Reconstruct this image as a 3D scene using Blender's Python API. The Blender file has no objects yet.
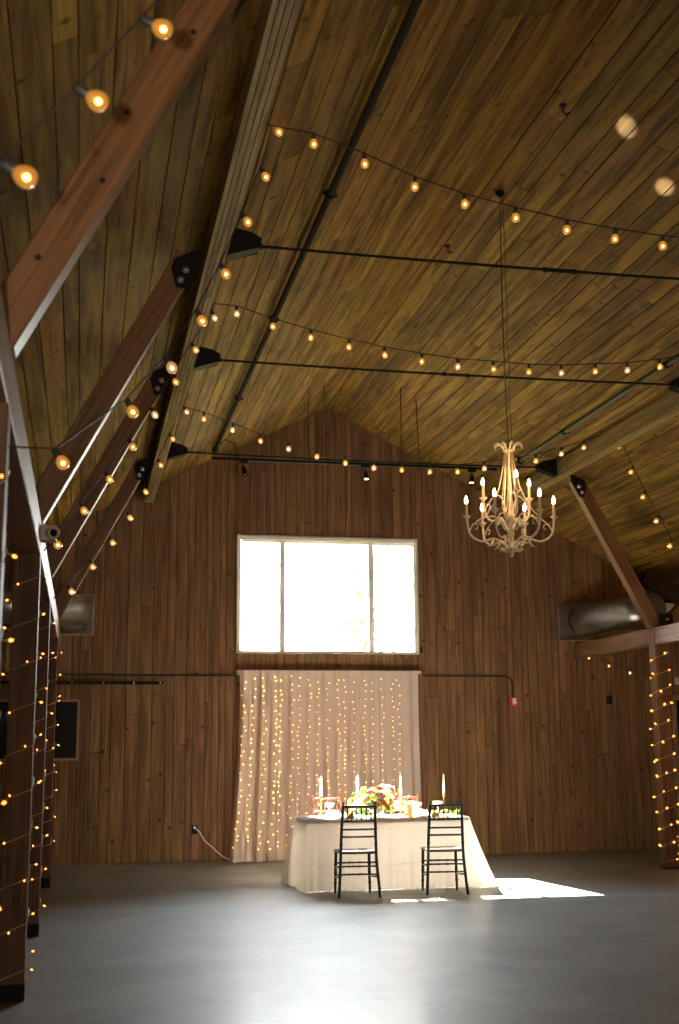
import bpy, math, random
from mathutils import Vector, Matrix
random.seed(7)
C = bpy.context.scene.collection
PI = math.pi
R = math.radians

# ------------------------------------------------------------------ camera
EYE = Vector((-3.40, 0.0, 1.52))
f_px = 1244.4
pitch, yaw, roll = 0.18606, 0.20243, -0.0068
fw = Vector((math.sin(yaw)*math.cos(pitch), math.cos(yaw)*math.cos(pitch), math.sin(pitch)))
rt = Vector((math.cos(yaw), -math.sin(yaw), 0))
up = rt.cross(fw)
r2 = rt*math.cos(roll) + up*math.sin(roll)
u2 = -rt*math.sin(roll) + up*math.cos(roll)
cd = bpy.data.cameras.new('camera'); cam = bpy.data.objects.new('camera', cd); C.objects.link(cam)
cam.matrix_world = Matrix(((r2.x, u2.x, -fw.x, EYE.x), (r2.y, u2.y, -fw.y, EYE.y), (r2.z, u2.z, -fw.z, EYE.z), (0, 0, 0, 1)))
cd.sensor_fit = 'VERTICAL'; cd.sensor_height = 36.0; cd.lens = f_px/1024*36
cd.clip_start = 0.05; cd.clip_end = 200
cd.dof.use_dof = True; cd.dof.focus_distance = 13.4; cd.dof.aperture_fstop = 3.2
bpy.context.scene.camera = cam

# ------------------------------------------------------------------ light
SC = bpy.context.scene
SC.view_settings.view_transform = 'Standard'; SC.view_settings.look = 'None'
SC.view_settings.gamma = 1.0; SC.view_settings.use_curve_mapping = False
SC.view_settings.exposure = 0.0
SC.cycles.max_bounces = 10; SC.cycles.diffuse_bounces = 6; SC.cycles.glossy_bounces = 4
SC.cycles.transparent_max_bounces = 16; SC.cycles.transmission_bounces = 6
SC.cycles.sample_clamp_indirect = 50.0
SC.cycles.caustics_reflective = False; SC.cycles.caustics_refractive = False
SKY = 50.0
YF = -9.0
SUN = 275.0
world = bpy.data.worlds.new('sky'); SC.world = world; world.use_nodes = True
wn = world.node_tree.nodes; wl = world.node_tree.links
bg = wn['Background']
tc = wn.new('ShaderNodeTexCoord'); sx = wn.new('ShaderNodeSeparateXYZ'); cr = wn.new('ShaderNodeValToRGB')
mr = wn.new('ShaderNodeMapRange'); mr.inputs[1].default_value = -1; mr.inputs[2].default_value = 1
wl.new(tc.outputs['Generated'], sx.inputs[0]); wl.new(sx.outputs['Z'], mr.inputs[0]); wl.new(mr.outputs[0], cr.inputs[0])
el = cr.color_ramp.elements
el[0].position = 0.0; el[0].color = (0.11, 0.095, 0.033, 1)        # sunlit grass below the horizon
el[1].position = 0.49; el[1].color = (0.14, 0.12, 0.04, 1)
e = el.new(0.505); e.color = (1.0, 1.0, 0.98, 1)                # bright hazy horizon
e = el.new(1.0); e.color = (0.74, 0.86, 0.98, 1)                 # bluer overhead
wl.new(cr.outputs[0], bg.inputs['Color']); bg.inputs['Strength'].default_value = SKY

sd = bpy.data.lights.new('sun', 'SUN'); sun = bpy.data.objects.new('sun', sd); C.objects.link(sun)
sd.energy = SUN; sd.angle = R(0.55); sd.color = (1.0, 0.95, 0.86)
sun.rotation_euler = Vector((0.138, -1.15, -1.0)).to_track_quat('-Z', 'Y').to_euler()
sun.location = (-2, 30, 14)

def area(name, loc, direction, sx_, sy_, power, color, portal=False):
    d = bpy.data.lights.new(name, 'AREA'); o = bpy.data.objects.new(name, d); C.objects.link(o)
    d.shape = 'RECTANGLE'; d.size = sx_; d.size_y = sy_; d.energy = power; d.color = color
    o.location = loc; o.rotation_euler = Vector(direction).to_track_quat('-Z', 'Y').to_euler()
    if portal: d.cycles.is_portal = True
    return o
area('window_portal', (0.028, 17.56, 3.665), (0, -1, 0), 2.62, 1.66, 1, (1, 1, 1), portal=True)
# added fill lamps by the front wall, unseen behind the camera
area('front_fill_left', (-4.6, YF+.2, 2.3), (0.15, 1, 0.1), 1.1, 1.3, 12, (1.0, 0.86, 0.70))
area('front_fill_right', (2.4, YF+.2, 1.2), (-.1, 1, 0.0), 2.6, 2.2, 125, (1.0, 0.84, 0.68)).data.spread = R(95)
# low warm light of the side rooms
area('right_aisle_daylight', (6.45, 12.4, 2.2), (-1, 0, 0.9), 3.0, 0.5, 40, (1.0, 0.55, 0.22))

# the photographer's small flash, held just left of the camera
fd = bpy.data.lights.new('camera_flash', 'SPOT'); fo = bpy.data.objects.new('camera_flash', fd); C.objects.link(fo)
fd.energy = 500; fd.color = (1.0, 0.88, 0.74); fd.spot_size = R(62); fd.spot_blend = 1.0; fd.shadow_soft_size = 0.03
fo.location = (-3.56, 0.04, 1.62); fo.rotation_euler = Vector((-.12, 1, .66)).to_track_quat('-Z', 'Y').to_euler()

def spot(name, loc, target, power, cone, color, blend=0.6, rad=0.01):
    d = bpy.data.lights.new(name, 'SPOT'); o = bpy.data.objects.new(name, d); C.objects.link(o)
    d.energy = power; d.spot_size = R(cone); d.spot_blend = blend; d.color = color; d.shadow_soft_size = rad
    o.location = loc; o.rotation_euler = (Vector(target)-Vector(loc)).to_track_quat('-Z', 'Y').to_euler()
    return o

# ------------------------------------------------------------------ materials
def nt(name):
    m = bpy.data.materials.new(name); m.use_nodes = True
    n = m.node_tree.nodes; l = m.node_tree.links
    return m, n, l, n['Principled BSDF']

def plain(name, col, rough=0.5, metal=0.0, bump=0.0, bscale=40, var=0.0, spec=0.5):
    m, n, l, b = nt(name)
    b.inputs['Base Color'].default_value = (*col, 1); b.inputs['Roughness'].default_value = rough
    b.inputs['Metallic'].default_value = metal; b.inputs['Specular IOR Level'].default_value = spec
    t = n.new('ShaderNodeTexCoord'); z = n.new('ShaderNodeTexNoise')
    z.inputs['Scale'].default_value = bscale; z.inputs['Detail'].default_value = 4
    l.new(t.outputs['Object'], z.inputs['Vector'])
    if var:
        r = n.new('ShaderNodeValToRGB')
        r.color_ramp.elements[0].position = .3; r.color_ramp.elements[1].position = .7
        r.color_ramp.elements[0].color = (*[c*(1-var) for c in col], 1); r.color_ramp.elements[1].color = (*[min(1, c*(1+var)) for c in col], 1)
        l.new(z.outputs['Fac'], r.inputs[0]); l.new(r.outputs[0], b.inputs['Base Color'])
    if bump:
        p = n.new('ShaderNodeBump'); p.inputs['Strength'].default_value = bump; p.inputs['Distance'].default_value = 0.01
        l.new(z.outputs['Fac'], p.inputs['Height']); l.new(p.outputs[0], b.inputs['Normal'])
    return m

def wood(name, cols, axis='Z', rough=0.55, knots=True, spread=0.35, grain=1.0, spec=0.4, cross=7.0):
    """board wood: grain runs along axis, every loose board of a mesh gets a shade of its own"""
    m, n, l, b = nt(name)
    t = n.new('ShaderNodeTexCoord'); g = n.new('ShaderNodeNewGeometry')
    off = n.new('ShaderNodeVectorMath'); off.operation = 'ADD'
    sc = n.new('ShaderNodeVectorMath'); sc.operation = 'SCALE'; sc.inputs['Scale'].default_value = 37.0
    cmb = n.new('ShaderNodeCombineXYZ')
    for i in range(3): l.new(g.outputs['Random Per Island'], cmb.inputs[i])
    l.new(cmb.outputs[0], sc.inputs[0]); l.new(t.outputs['Object'], off.inputs[0]); l.new(sc.outputs[0], off.inputs[1])
    mp = n.new('ShaderNodeMapping'); k = cross
    mp.inputs['Scale'].default_value = {'X': (0.45, k, k), 'Y': (k, 0.45, k), 'Z': (k, k, 0.45)}[axis]
    l.new(off.outputs[0], mp.inputs[0])
    z = n.new('ShaderNodeTexNoise'); z.inputs['Scale'].default_value = 2.2; z.inputs['Detail'].default_value = 7
    z.inputs['Roughness'].default_value = 0.62; z.inputs['Distortion'].default_value = 0.6
    l.new(mp.outputs[0], z.inputs['Vector'])
    r = n.new('ShaderNodeValToRGB'); r.color_ramp.elements[0].position = .36; r.color_ramp.elements[1].position = .66
    r.color_ramp.elements[0].color = (*[q*.74 for q in cols[0]], 1); r.color_ramp.elements[1].color = (*[q*1.12 for q in cols[1]], 1)
    l.new(z.outputs['Fac'], r.inputs[0])
    # shade per board
    hsv = n.new('ShaderNodeHueSaturation'); mrv = n.new('ShaderNodeMapRange')
    mrv.inputs[3].default_value = 1-spread; mrv.inputs[4].default_value = 1+spread
    l.new(g.outputs['Random Per Island'], mrv.inputs[0]); l.new(mrv.outputs[0], hsv.inputs['Value'])
    mrh = n.new('ShaderNodeMapRange'); mrh.inputs[3].default_value = 0.492; mrh.inputs[4].default_value = 0.508
    fr = n.new('ShaderNodeMath'); fr.operation = 'FRACT'; mu = n.new('ShaderNodeMath'); mu.operation = 'MULTIPLY'; mu.inputs[1].default_value = 13.7
    l.new(g.outputs['Random Per Island'], mu.inputs[0]); l.new(mu.outputs[0], fr.inputs[0]); l.new(fr.outputs[0], mrh.inputs[0]); l.new(mrh.outputs[0], hsv.inputs['Hue'])
    l.new(r.outputs[0], hsv.inputs['Color'])
    last = hsv.outputs[0]
    if knots:
        mk = n.new('ShaderNodeMapping'); a, c = 4.2, 3.9
        mk.inputs['Scale'].default_value = {'X': (a, c, c), 'Y': (c, a, c), 'Z': (c, c, a)}[axis]
        l.new(off.outputs[0], mk.inputs[0])
        v = n.new('ShaderNodeTexVoronoi'); v.inputs['Scale'].default_value = 1.0; v.inputs['Randomness'].default_value = 1.0
        l.new(mk.outputs[0], v.inputs['Vector'])
        kr = n.new('ShaderNodeValToRGB'); kr.color_ramp.elements[0].position = .05; kr.color_ramp.elements[1].position = .15
        kr.color_ramp.elements[0].color = (1, 1, 1, 1); kr.color_ramp.elements[1].color = (0, 0, 0, 1)
        l.new(v.outputs['Distance'], kr.inputs[0])
        mx = n.new('ShaderNodeMix'); mx.data_type = 'RGBA'
        km = n.new('ShaderNodeMath'); km.operation = 'MULTIPLY'; km.inputs[1].default_value = .8
        l.new(kr.outputs[0], km.inputs[0]); l.new(km.outputs[0], mx.inputs[0]); l.new(last, mx.inputs[6])
        mx.inputs[7].default_value = (*[c_*0.22 for c_ in cols[0]], 1)
        last = mx.outputs[2]
    l.new(last, b.inputs['Base Color'])
    b.inputs['Roughness'].default_value = rough; b.inputs['Specular IOR Level'].default_value = spec
    p = n.new('ShaderNodeBump'); p.inputs['Strength'].default_value = 0.25*grain; p.inputs['Distance'].default_value = 0.004
    l.new(z.outputs['Fac'], p.inputs['Height']); l.new(p.outputs[0], b.inputs['Normal'])
    return m

def emit(name, col, s):
    m = bpy.data.materials.new(name); m.use_nodes = True; n = m.node_tree.nodes; l = m.node_tree.links
    n.remove(n['Principled BSDF']); e = n.new('ShaderNodeEmission'); e.inputs[0].default_value = (*col, 1); e.inputs[1].default_value = s
    l.new(e.outputs[0], n['Material Output'].inputs[0]); return m

def clear_mix(name, tint, gloss_rough, fac_node='fresnel', base=None, fac=0.1, emission=None):
    """thin see-through sheet: transparent mixed with gloss (glass panes) or glow (bulb globes)"""
    m = bpy.data.materials.new(name); m.use_nodes = True; n = m.node_tree.nodes; l = m.node_tree.links
    n.remove(n['Principled BSDF']); tr = n.new('ShaderNodeBsdfTransparent'); tr.inputs[0].default_value = (*tint, 1)
    gl = n.new('ShaderNodeBsdfGlossy'); gl.inputs['Roughness'].default_value = gloss_rough
    fr = n.new('ShaderNodeFresnel'); fr.inputs[0].default_value = 1.45
    mx = n.new('ShaderNodeMixShader'); l.new(fr.outputs[0], mx.inputs[0]); l.new(tr.outputs[0], mx.inputs[1]); l.new(gl.outputs[0], mx.inputs[2])
    out = mx.outputs[0]
    if emission:
        em = n.new('ShaderNodeEmission'); em.inputs[0].default_value = (*emission[0], 1); em.inputs[1].default_value = emission[1]
        m2 = n.new('ShaderNodeMixShader'); m2.inputs[0].default_value = fac; l.new(out, m2.inputs[1]); l.new(em.outputs[0], m2.inputs[2]); out = m2.outputs[0]
    l.new(out, n['Material Output'].inputs[0]); return m

def fabric(name, col, trans=0.4, clear=0.0, weave=0.0, rough=1.0):
    m = bpy.data.materials.new(name); m.use_nodes = True; n = m.node_tree.nodes; l = m.node_tree.links
    n.remove(n['Principled BSDF'])
    t = n.new('ShaderNodeTexCoord'); z = n.new('ShaderNodeTexNoise'); z.inputs['Scale'].default_value = 60
    l.new(t.outputs['Object'], z.inputs['Vector'])
    r = n.new('ShaderNodeValToRGB'); r.color_ramp.elements[0].color = (*[c*0.94 for c in col], 1); r.color_ramp.elements[1].color = (*col, 1)
    l.new(z.outputs['Fac'], r.inputs[0])
    d = n.new('ShaderNodeBsdfDiffuse'); s = n.new('ShaderNodeBsdfTranslucent'); l.new(r.outputs[0], d.inputs[0]); l.new(r.outputs[0], s.inputs[0])
    mx = n.new('ShaderNodeMixShader'); mx.inputs[0].default_value = trans; l.new(d.outputs[0], mx.inputs[1]); l.new(s.outputs[0], mx.inputs[2])
    out = mx.outputs[0]
    if clear:
        tr = n.new('ShaderNodeBsdfTransparent'); m2 = n.new('ShaderNodeMixShader'); m2.inputs[0].default_value = clear
        l.new(out, m2.inputs[1]); l.new(tr.outputs[0], m2.inputs[2]); out = m2.outputs[0]
    l.new(out, n['Material Output'].inputs[0]); return m

M = {}
M['wall'] = wood('wall_boards', ((0.150, 0.076, 0.031), (0.225, 0.117, 0.051)), 'Z', 0.65, True, 0.13, spec=0.2)
M['ceil'] = wood('ceiling_boards', ((0.130, 0.066, 0.011), (0.31, 0.175, 0.032)), 'Y', 0.68, True, 0.34, spec=0.2)
M['dark'] = plain('board_gap', (0.012, 0.008, 0.006), 0.9)
M['beam'] = wood('beam_timber', ((0.17, 0.070, 0.030), (0.26, 0.115, 0.052)), 'X', 0.5, True, 0.08, cross=10)
M['strut'] = wood('strut_timber', ((0.14, 0.057, 0.021), (0.22, 0.090, 0.034)), 'X', 0.45, True, 0.08, cross=10)
M['post'] = wood('post_timber', ((0.10, 0.043, 0.018), (0.16, 0.070, 0.030)), 'X', 0.6, True, 0.08, cross=10, spec=.3)
M['dark_timber'] = wood('dark_brown_timber', ((0.03, 0.013, 0.006), (0.05, 0.022, 0.01)), 'X', 0.6, False, 0.05)
M['purlin'] = wood('laminated_timber', ((0.20, 0.125, 0.05), (0.38, 0.26, 0.11)), 'X', 0.5, True, 0.12, cross=9)
M['steel_black'] = plain('black_steel', (0.008, 0.007, 0.007), 0.6, 0.0, 0.2, 30, 0, .15)
M['iron_pipe'] = plain('painted_pipe', (0.15, 0.155, 0.11), 0.7, 0.0, 0.1, 30, 0.1, .15)
M['pipe_dark'] = plain('dark_pipe', (0.05, 0.044, 0.030), 0.85, 0.0, 0.1, 30, 0.1, .02)
M['galv'] = plain('galvanised_duct', (0.42, 0.41, 0.37), 0.34, 0.92, 0.15, 9, 0.12)
M['bolt'] = plain('zinc_bolt', (0.5, 0.45, 0.4), 0.4, 0.7)
M['white_paint'] = plain('white_window_paint', (0.75, 0.70, 0.62), 0.5)
M['shade'] = fabric('roller_shade_cloth', (0.85, 0.8, 0.72), 0.3)
M['glass'] = clear_mix('window_glass', (0.97, 0.98, 0.98), 0.0)
M['socket'] = plain('black_socket', (0.02, 0.02, 0.02), 0.5)
M['wire'] = plain('black_cord', (0.015, 0.014, 0.013), 0.6)
M['globe'] = clear_mix('amber_globe', (1.0, 0.72, 0.38), 0.05, fac=0.5, emission=((1.0, 0.40, 0.06), 1.0))
M['filament'] = emit('glowing_filament', (1.0, 0.68, 0.25), 26)
M['globe_dim'] = clear_mix('pale_globe', (1.0, 0.85, 0.7), 0.05, fac=0.45, emission=((1.0, 0.50, 0.22), 1.1))
M['mini'] = emit('mini_light_warm', (1.0, 0.32, 0.055), 4.5)
M['mini_wire'] = plain('clear_mini_wire', (0.55, 0.40, 0.22), 0.35)
M['cord_brown'] = plain('brown_cord', (0.10, 0.055, 0.03), 0.6)
M['fairy_wire'] = plain('thin_copper_wire', (0.30, 0.20, 0.12), 0.8, 0, 0, 40, 0, .05)
M['fairy'] = emit('fairy_light_gold', (1.0, 0.54, 0.11), 13)
M['candle_flame'] = emit('candle_bulb_glow', (1.0, 0.66, 0.30), 40)
M['chand'] = plain('whitewashed_iron', (0.72, 0.62, 0.47), 0.6, 0.0, 0.5, 60, 0.28)
M['ivory'] = plain('ivory_sleeve', (0.75, 0.6, 0.38), 0.5)
M['sheer'] = fabric('sheer_voile', (0.95, 0.81, 0.74), 0.18, 0.38)
M['cloth'] = fabric('ivory_tablecloth', (0.93, 0.87, 0.78), 0.27)
M['linen'] = fabric('white_napkin', (0.88, 0.87, 0.83), 0.25)
M['ply'] = plain('table_plywood', (0.16, 0.10, 0.07), 0.7)
M['chair_dark'] = plain('dark_lacquer', (0.014, 0.014, 0.010), 0.28, 0, 0.1, 30)
M['chair_brown'] = plain('red_brown_chair', (0.20, 0.075, 0.035), 0.35, 0, 0.1, 30, 0.2)  # rear chairs: lighter, redder brown than the front pair
M['seat'] = plain('polished_seat', (0.10, 0.055, 0.035), 0.22)
M['brass'] = plain('brass', (0.75, 0.52, 0.20), 0.28, 1.0)
M['wax'] = fabric('ivory_wax', (0.97, 0.94, 0.78), 0.6)
M['ceramic'] = plain('white_ceramic', (0.85, 0.84, 0.80), 0.2)
M['crystal'] = fabric('milky_crystal', (0.9, 0.92, 0.9), 0.6, 0.5)
M['amber_glass'] = plain('amber_votive_glass', (0.55, 0.28, 0.06), 0.15, 0.2)
M['card'] = fabric('peach_card', (0.95, 0.63, 0.45), 0.5)
M['ink'] = plain('brown_ink', (0.35, 0.14, 0.08), 0.7)
M['leaf'] = fabric('green_leaf', (0.20, 0.36, 0.06), 0.35)
M['red'] = plain('red_alarm', (0.60, 0.02, 0.015), 0.35)
M['lens'] = plain('clear_white_lens', (0.85, 0.82, 0.78), 0.15)
M['white_cord'] = plain('white_cord', (0.7, 0.68, 0.62), 0.5)
M['beige'] = plain('beige_plastic', (0.50, 0.40, 0.31), 0.5)
M['black_glass'] = plain('black_glass', (0.008, 0.008, 0.009), 0.45, spec=.1)
M['pale_wood'] = plain('pale_frame_wood', (0.26, 0.15, 0.07), 0.5, 0, 0, 20, 0.2)
M['paper'] = plain('pale_print_paper', (0.72, 0.62, 0.48), 0.8, 0, 0, 12, 0.2)
M['bark'] = plain('grey_bark', (0.16, 0.11, 0.07), 0.9, 0, 0.5, 12, 0.2)

def floor_material():
    m, n, l, b = nt('polished_concrete')
    t = n.new('ShaderNodeTexCoord'); z = n.new('ShaderNodeTexNoise'); z.inputs['Scale'].default_value = .9; z.inputs['Detail'].default_value = 8; z.inputs['Roughness'].default_value = .65
    z2 = n.new('ShaderNodeTexNoise'); z2.inputs['Scale'].default_value = 14; z2.inputs['Detail'].default_value = 5
    l.new(t.outputs['Object'], z.inputs['Vector']); l.new(t.outputs['Object'], z2.inputs['Vector'])
    r = n.new('ShaderNodeValToRGB'); r.color_ramp.elements[0].position = .3; r.color_ramp.elements[1].position = .72
    r.color_ramp.elements[0].color = (0.15, 0.158, 0.15, 1); r.color_ramp.elements[1].color = (0.29, 0.305, 0.295, 1)
    l.new(z.outputs['Fac'], r.inputs[0])
    r2_ = n.new('ShaderNodeMapRange'); r2_.inputs[3].default_value = 0.44; r2_.inputs[4].default_value = 0.60
    l.new(z2.outputs['Fac'], r2_.inputs[0]); l.new(r2_.outputs[0], b.inputs['Roughness'])
    mx = n.new('ShaderNodeMix'); mx.data_type = 'RGBA'; mx.blend_type = 'MULTIPLY'; mx.inputs[0].default_value = .25
    l.new(r.outputs[0], mx.inputs[6]); l.new(z2.outputs['Color'], mx.inputs[7]); l.new(r.outputs[0], b.inputs['Base Color'])
    p = n.new('ShaderNodeBump'); p.inputs['Strength'].default_value = .08; p.inputs['Distance'].default_value = .01
    l.new(z.outputs['Fac'], p.inputs['Height']); l.new(p.outputs[0], b.inputs['Normal'])
    b.inputs['Specular IOR Level'].default_value = 0.45
    b.inputs['Coat Weight'].default_value = 0.22; b.inputs['Coat Roughness'].default_value = 0.2
    return m
M['floor'] = floor_material()

# ------------------------------------------------------------------ mesh builder
class MB:
    def __init__(s): s.v = []; s.f = []; s.mi = []; s.sm = []
    def add(s, vs, fs, mi=0, smooth=False):
        k = len(s.v); s.v += [tuple(v) for v in vs]; s.f += [tuple(i+k for i in f) for f in fs]
        s.mi += [mi]*len(fs); s.sm += [smooth]*len(fs)
    def box(s, a, b, mi=0):
        (x0, y0, z0), (x1, y1, z1) = a, b
        s.add([(x0,y0,z0),(x1,y0,z0),(x1,y1,z0),(x0,y1,z0),(x0,y0,z1),(x1,y0,z1),(x1,y1,z1),(x0,y1,z1)],
              [(0,3,2,1),(4,5,6,7),(0,1,5,4),(1,2,6,5),(2,3,7,6),(3,0,4,7)], mi)
    def prism(s, poly, depth_vec, mi=0):
        """poly: 3D points of one face, extruded by depth_vec"""
        n = len(poly); d = Vector(depth_vec); P = [Vector(p) for p in poly]
        s.add(P+[p+d for p in P], [tuple(range(n))[::-1], tuple(range(n, 2*n))]+[(i, (i+1) % n, (i+1) % n+n, i+n) for i in range(n)], mi)
    def tube(s, pts, r, seg=8, mi=0, cap=True, closed=False):
        P = [Vector(p) for p in pts]; n = len(P); rs = r if isinstance(r, (list, tuple)) else [r]*n
        ring = []; prev = None
        for i in range(n):
            if closed: d = P[(i+1) % n]-P[i-1]
            else: d = P[min(i+1, n-1)]-P[max(i-1, 0)]
            if d.length < 1e-9: d = Vector((0, 0, 1))
            d.normalize()
            if prev is None:
                a = Vector((0, 0, 1)) if abs(d.z) < .9 else Vector((1, 0, 0)); u = d.cross(a).normalized()
            else:
                u = prev-d*prev.dot(d)
                u = u.normalized() if u.length > 1e-6 else d.orthogonal().normalized()
            prev = u; w = d.cross(u)
            ring.append([P[i]+(u*math.cos(2*PI*k/seg)+w*math.sin(2*PI*k/seg))*rs[i] for k in range(seg)])
        vs = [p for rg in ring for p in rg]; fs = []
        for i in range(n if closed else n-1):
            j = (i+1) % n
            for k in range(seg): fs.append((i*seg+k, i*seg+(k+1) % seg, j*seg+(k+1) % seg, j*seg+k))
        if cap and not closed: fs += [tuple(range(seg))[::-1], tuple((n-1)*seg+k for k in range(seg))]
        s.add(vs, fs, mi, True)
    def lathe(s, prof, c=(0, 0, 0), seg=16, mi=0, axis=None):
        """prof: (radius, height) list, turned about the z axis through c (or about axis)"""
        c = Vector(c); q = Vector((0, 0, 1)).rotation_difference(Vector(axis).normalized()) if axis else None
        vs = []
        for r_, h in prof:
            for k in range(seg):
                p = Vector((r_*math.cos(2*PI*k/seg), r_*math.sin(2*PI*k/seg), h))
                vs.append(c+(q @ p if q else p))
        fs = [(i*seg+k, i*seg+(k+1) % seg, (i+1)*seg+(k+1) % seg, (i+1)*seg+k) for i in range(len(prof)-1) for k in range(seg)]
        if prof[0][0] > 1e-5: fs.append(tuple(range(seg))[::-1])
        if prof[-1][0] > 1e-5: fs.append(tuple((len(prof)-1)*seg+k for k in range(seg)))
        s.add(vs, fs, mi, True)
    def ball(s, c, r, seg=12, rings=8, mi=0, sz=1.0):
        s.lathe([(max(1e-6, r*math.sin(PI*i/rings)), -r*sz*math.cos(PI*i/rings)) for i in range(rings+1)], c, seg, mi)
    def build(s, name, mats, parent=None):
        me = bpy.data.meshes.new(name); me.from_pydata(s.v, [], s.f)
        for m in (mats if isinstance(mats, (list, tuple)) else [mats]): me.materials.append(m)
        me.polygons.foreach_set('material_index', s.mi); me.polygons.foreach_set('use_smooth', s.sm)
        me.update(); o = bpy.data.objects.new(name, me); C.objects.link(o)
        if parent is not None:
            o.parent = parent
        return o

def tag(o, label=None, cat=None, group=None, kind=None):
    if label: o['label'] = label
    if cat: o['category'] = cat
    if group: o['group'] = group
    if kind: o['kind'] = kind
    return o
def empty(name, loc=(0, 0, 0), rz=0.0):
    o = bpy.data.objects.new(name, None); C.objects.link(o); o.location = loc; o.rotation_euler = (0, 0, rz); o.empty_display_size = .1; return o
def dup(root, loc=None, rz=None, parent=None):
    c = root.copy(); C.objects.link(c)
    if parent is not None: c.parent = parent
    if loc is not None: c.location = loc
    if rz is not None: c.rotation_euler = (0, 0, rz)
    for ch in list(root.children): dup(ch, parent=c)
    return c
def struct(o): o['kind'] = 'structure'; return o

def timber(name, A, B, w, h, mat, side=(0, 1, 0), parent=None, ch=0.006, plies=0, cutz=None):
    """squared timber from A to B; w along side, h across; local X is its length"""
    A = Vector(A); B = Vector(B); L = (B-A).length; x = (B-A).normalized()
    y = Vector(side); y = (y-x*y.dot(x)).normalized(); z = x.cross(y)
    a, b = w/2, h/2; sec = [(-a+ch,-b),(a-ch,-b),(a,-b+ch),(a,b-ch),(a-ch,b),(-a+ch,b),(-a,b-ch),(-a,-b+ch)]
    m = MB()
    if plies:
        for k in range(plies):
            y0 = -a+2*a*k/plies+.003; y1 = -a+2*a*(k+1)/plies-.003
            m.box((0, y0, -b), (L, y1, b))
        m.box((0.004, -a+.004, -b+.006), (L-.004, a-.004, b-.006), 1)
    else:
        x0_ = [0 if cutz is None else (cutz-A.z-p[0]*y.z-p[1]*z.z)/x.z for p in sec]   # foot sawn level at height cutz
        vs = [(q_, *p) for q_, p in zip(x0_, sec)]+[(L, *p) for p in sec]
        m.add(vs, [tuple(range(8))[::-1], tuple(range(8, 16))]+[(i, (i+1) % 8, (i+1) % 8+8, i+8) for i in range(8)])
    o = m.build(name, mat)
    o.matrix_world = Matrix(((x.x, y.x, z.x, A.x), (x.y, y.y, z.y, A.y), (x.z, y.z, z.z, A.z), (0, 0, 0, 1)))
    if parent is not None: o.parent = parent
    return o
def adopt(child, parent):
    """parent keeps the child's world place"""
    bpy.context.view_layer.update() if False else None
    child.parent = parent; child.matrix_parent_inverse = parent.matrix_basis.inverted()
    return child

# ------------------------------------------------------------------ the room
H, S, D = 6.437, 0.502, 17.5
XW = 6.6
CS = 1/math.sqrt(1+S*S)
WX0, WX1, WZ0, WZ1 = -1.288, 1.344, 2.829, 4.501
def roof(x): return H-S*abs(x)

def gable_boards(m, y, t, holes, x0=-XW, x1=XW, sgn=1):
    rnd = random.Random(11 if sgn > 0 else 5)
    xs = [x0]
    cut = sorted([h[0] for h in holes]+[h[1] for h in holes]+[0.0])
    while xs[-1] < x1-1e-6:
        w = rnd.choice((.095, .115, .14, .14, .165, .19)); nx = xs[-1]+w
        for c in cut:
            if xs[-1]+.03 < c < nx+.03 and c > xs[-1]: nx = c; break
        xs.append(min(nx, x1))
    g = .0045
    for a, b in zip(xs[:-1], xs[1:]):
        mid = (a+b)/2; spans = [(0.0, None)]
        for h in holes:
            if h[0] < mid < h[1]: spans = [s for s in ((0.0, h[2]), (h[3], None)) if s[1] is None or s[1]-s[0] > .01]
        for z0, z1 in spans:
            js = [z0]
            top = min(roof(a), roof(b)) if z1 is None else z1
            if top-z0 > 2.2:
                js.append(z0+(top-z0)*rnd.uniform(.25, .8))
            js.append(None)
            for i in range(len(js)-1):
                za = js[i]+(.003 if i else 0); zb = js[i+1]
                if zb is None: ra, rb = (roof(a+g), roof(b-g)) if z1 is None else (z1, z1)
                else: ra = rb = zb-.003
                m.prism([(a+g, y, za), (b-g, y, za), (b-g, y, rb), (a+g, y, ra)], (0, sgn*t, 0))
def backing(m, y, t, holes, mi=1):
    hx = sorted(set([-XW, XW, 0.0]+[h[0] for h in holes]+[h[1] for h in holes]))
    for a, b in zip(hx[:-1], hx[1:]):
        mid = (a+b)/2; sp = [(-.1, None)]
        for h in holes:
            if h[0] < mid < h[1]: sp = [s for s in ((-.1, h[2]), (h[3], None)) if s[1] is None or s[1] > s[0]+.05]
        for z0, z1 in sp:
            m.prism([(a, y, z0), (b, y, z0), (b, y, roof(b) if z1 is None else z1), (a, y, roof(a) if z1 is None else z1)], (0, t, 0), mi)

m = MB(); hole = [(WX0, WX1, WZ0, WZ1)]
gable_boards(m, D, .02, hole); backing(m, D+.022, .14, hole)
struct(m.build('wall_back', [M['wall'], M['dark']]))
m = MB(); fh = [(-5.2, -4.0, 1.55, 3.0), (-.8, 2.0, 0.0, 2.4)]
gable_boards(m, YF, .02, fh, sgn=-1); backing(m, YF-.022, -.14, fh)
struct(m.build('wall_front', [M['wall'], M['dark']]))
for nm, sg in (('wall_left', -1), ('wall_right', 1)):
    m = MB(); rnd = random.Random(3+sg); y = YF
    while y < D:
        w = rnd.choice((.14, .19, .235)); y1 = min(y+w, D)
        m.box((min(sg*XW, sg*(XW+.02)), y+.0045, 0), (max(sg*XW, sg*(XW+.02)), y1-.0045, roof(XW))); y = y1
    m.box((min(sg*(XW+.022), sg*(XW+.16)), YF-.15, -.1), (max(sg*(XW+.022), sg*(XW+.16)), D+.15, roof(XW)+.02), 1)
    struct(m.build(nm, [M['wall'], M['dark']]))

m = MB(); m.box((-XW-.2, YF-.2, -.12), (XW+.2, D+.2, 0)); struct(m.build('floor', M['floor']))

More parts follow.
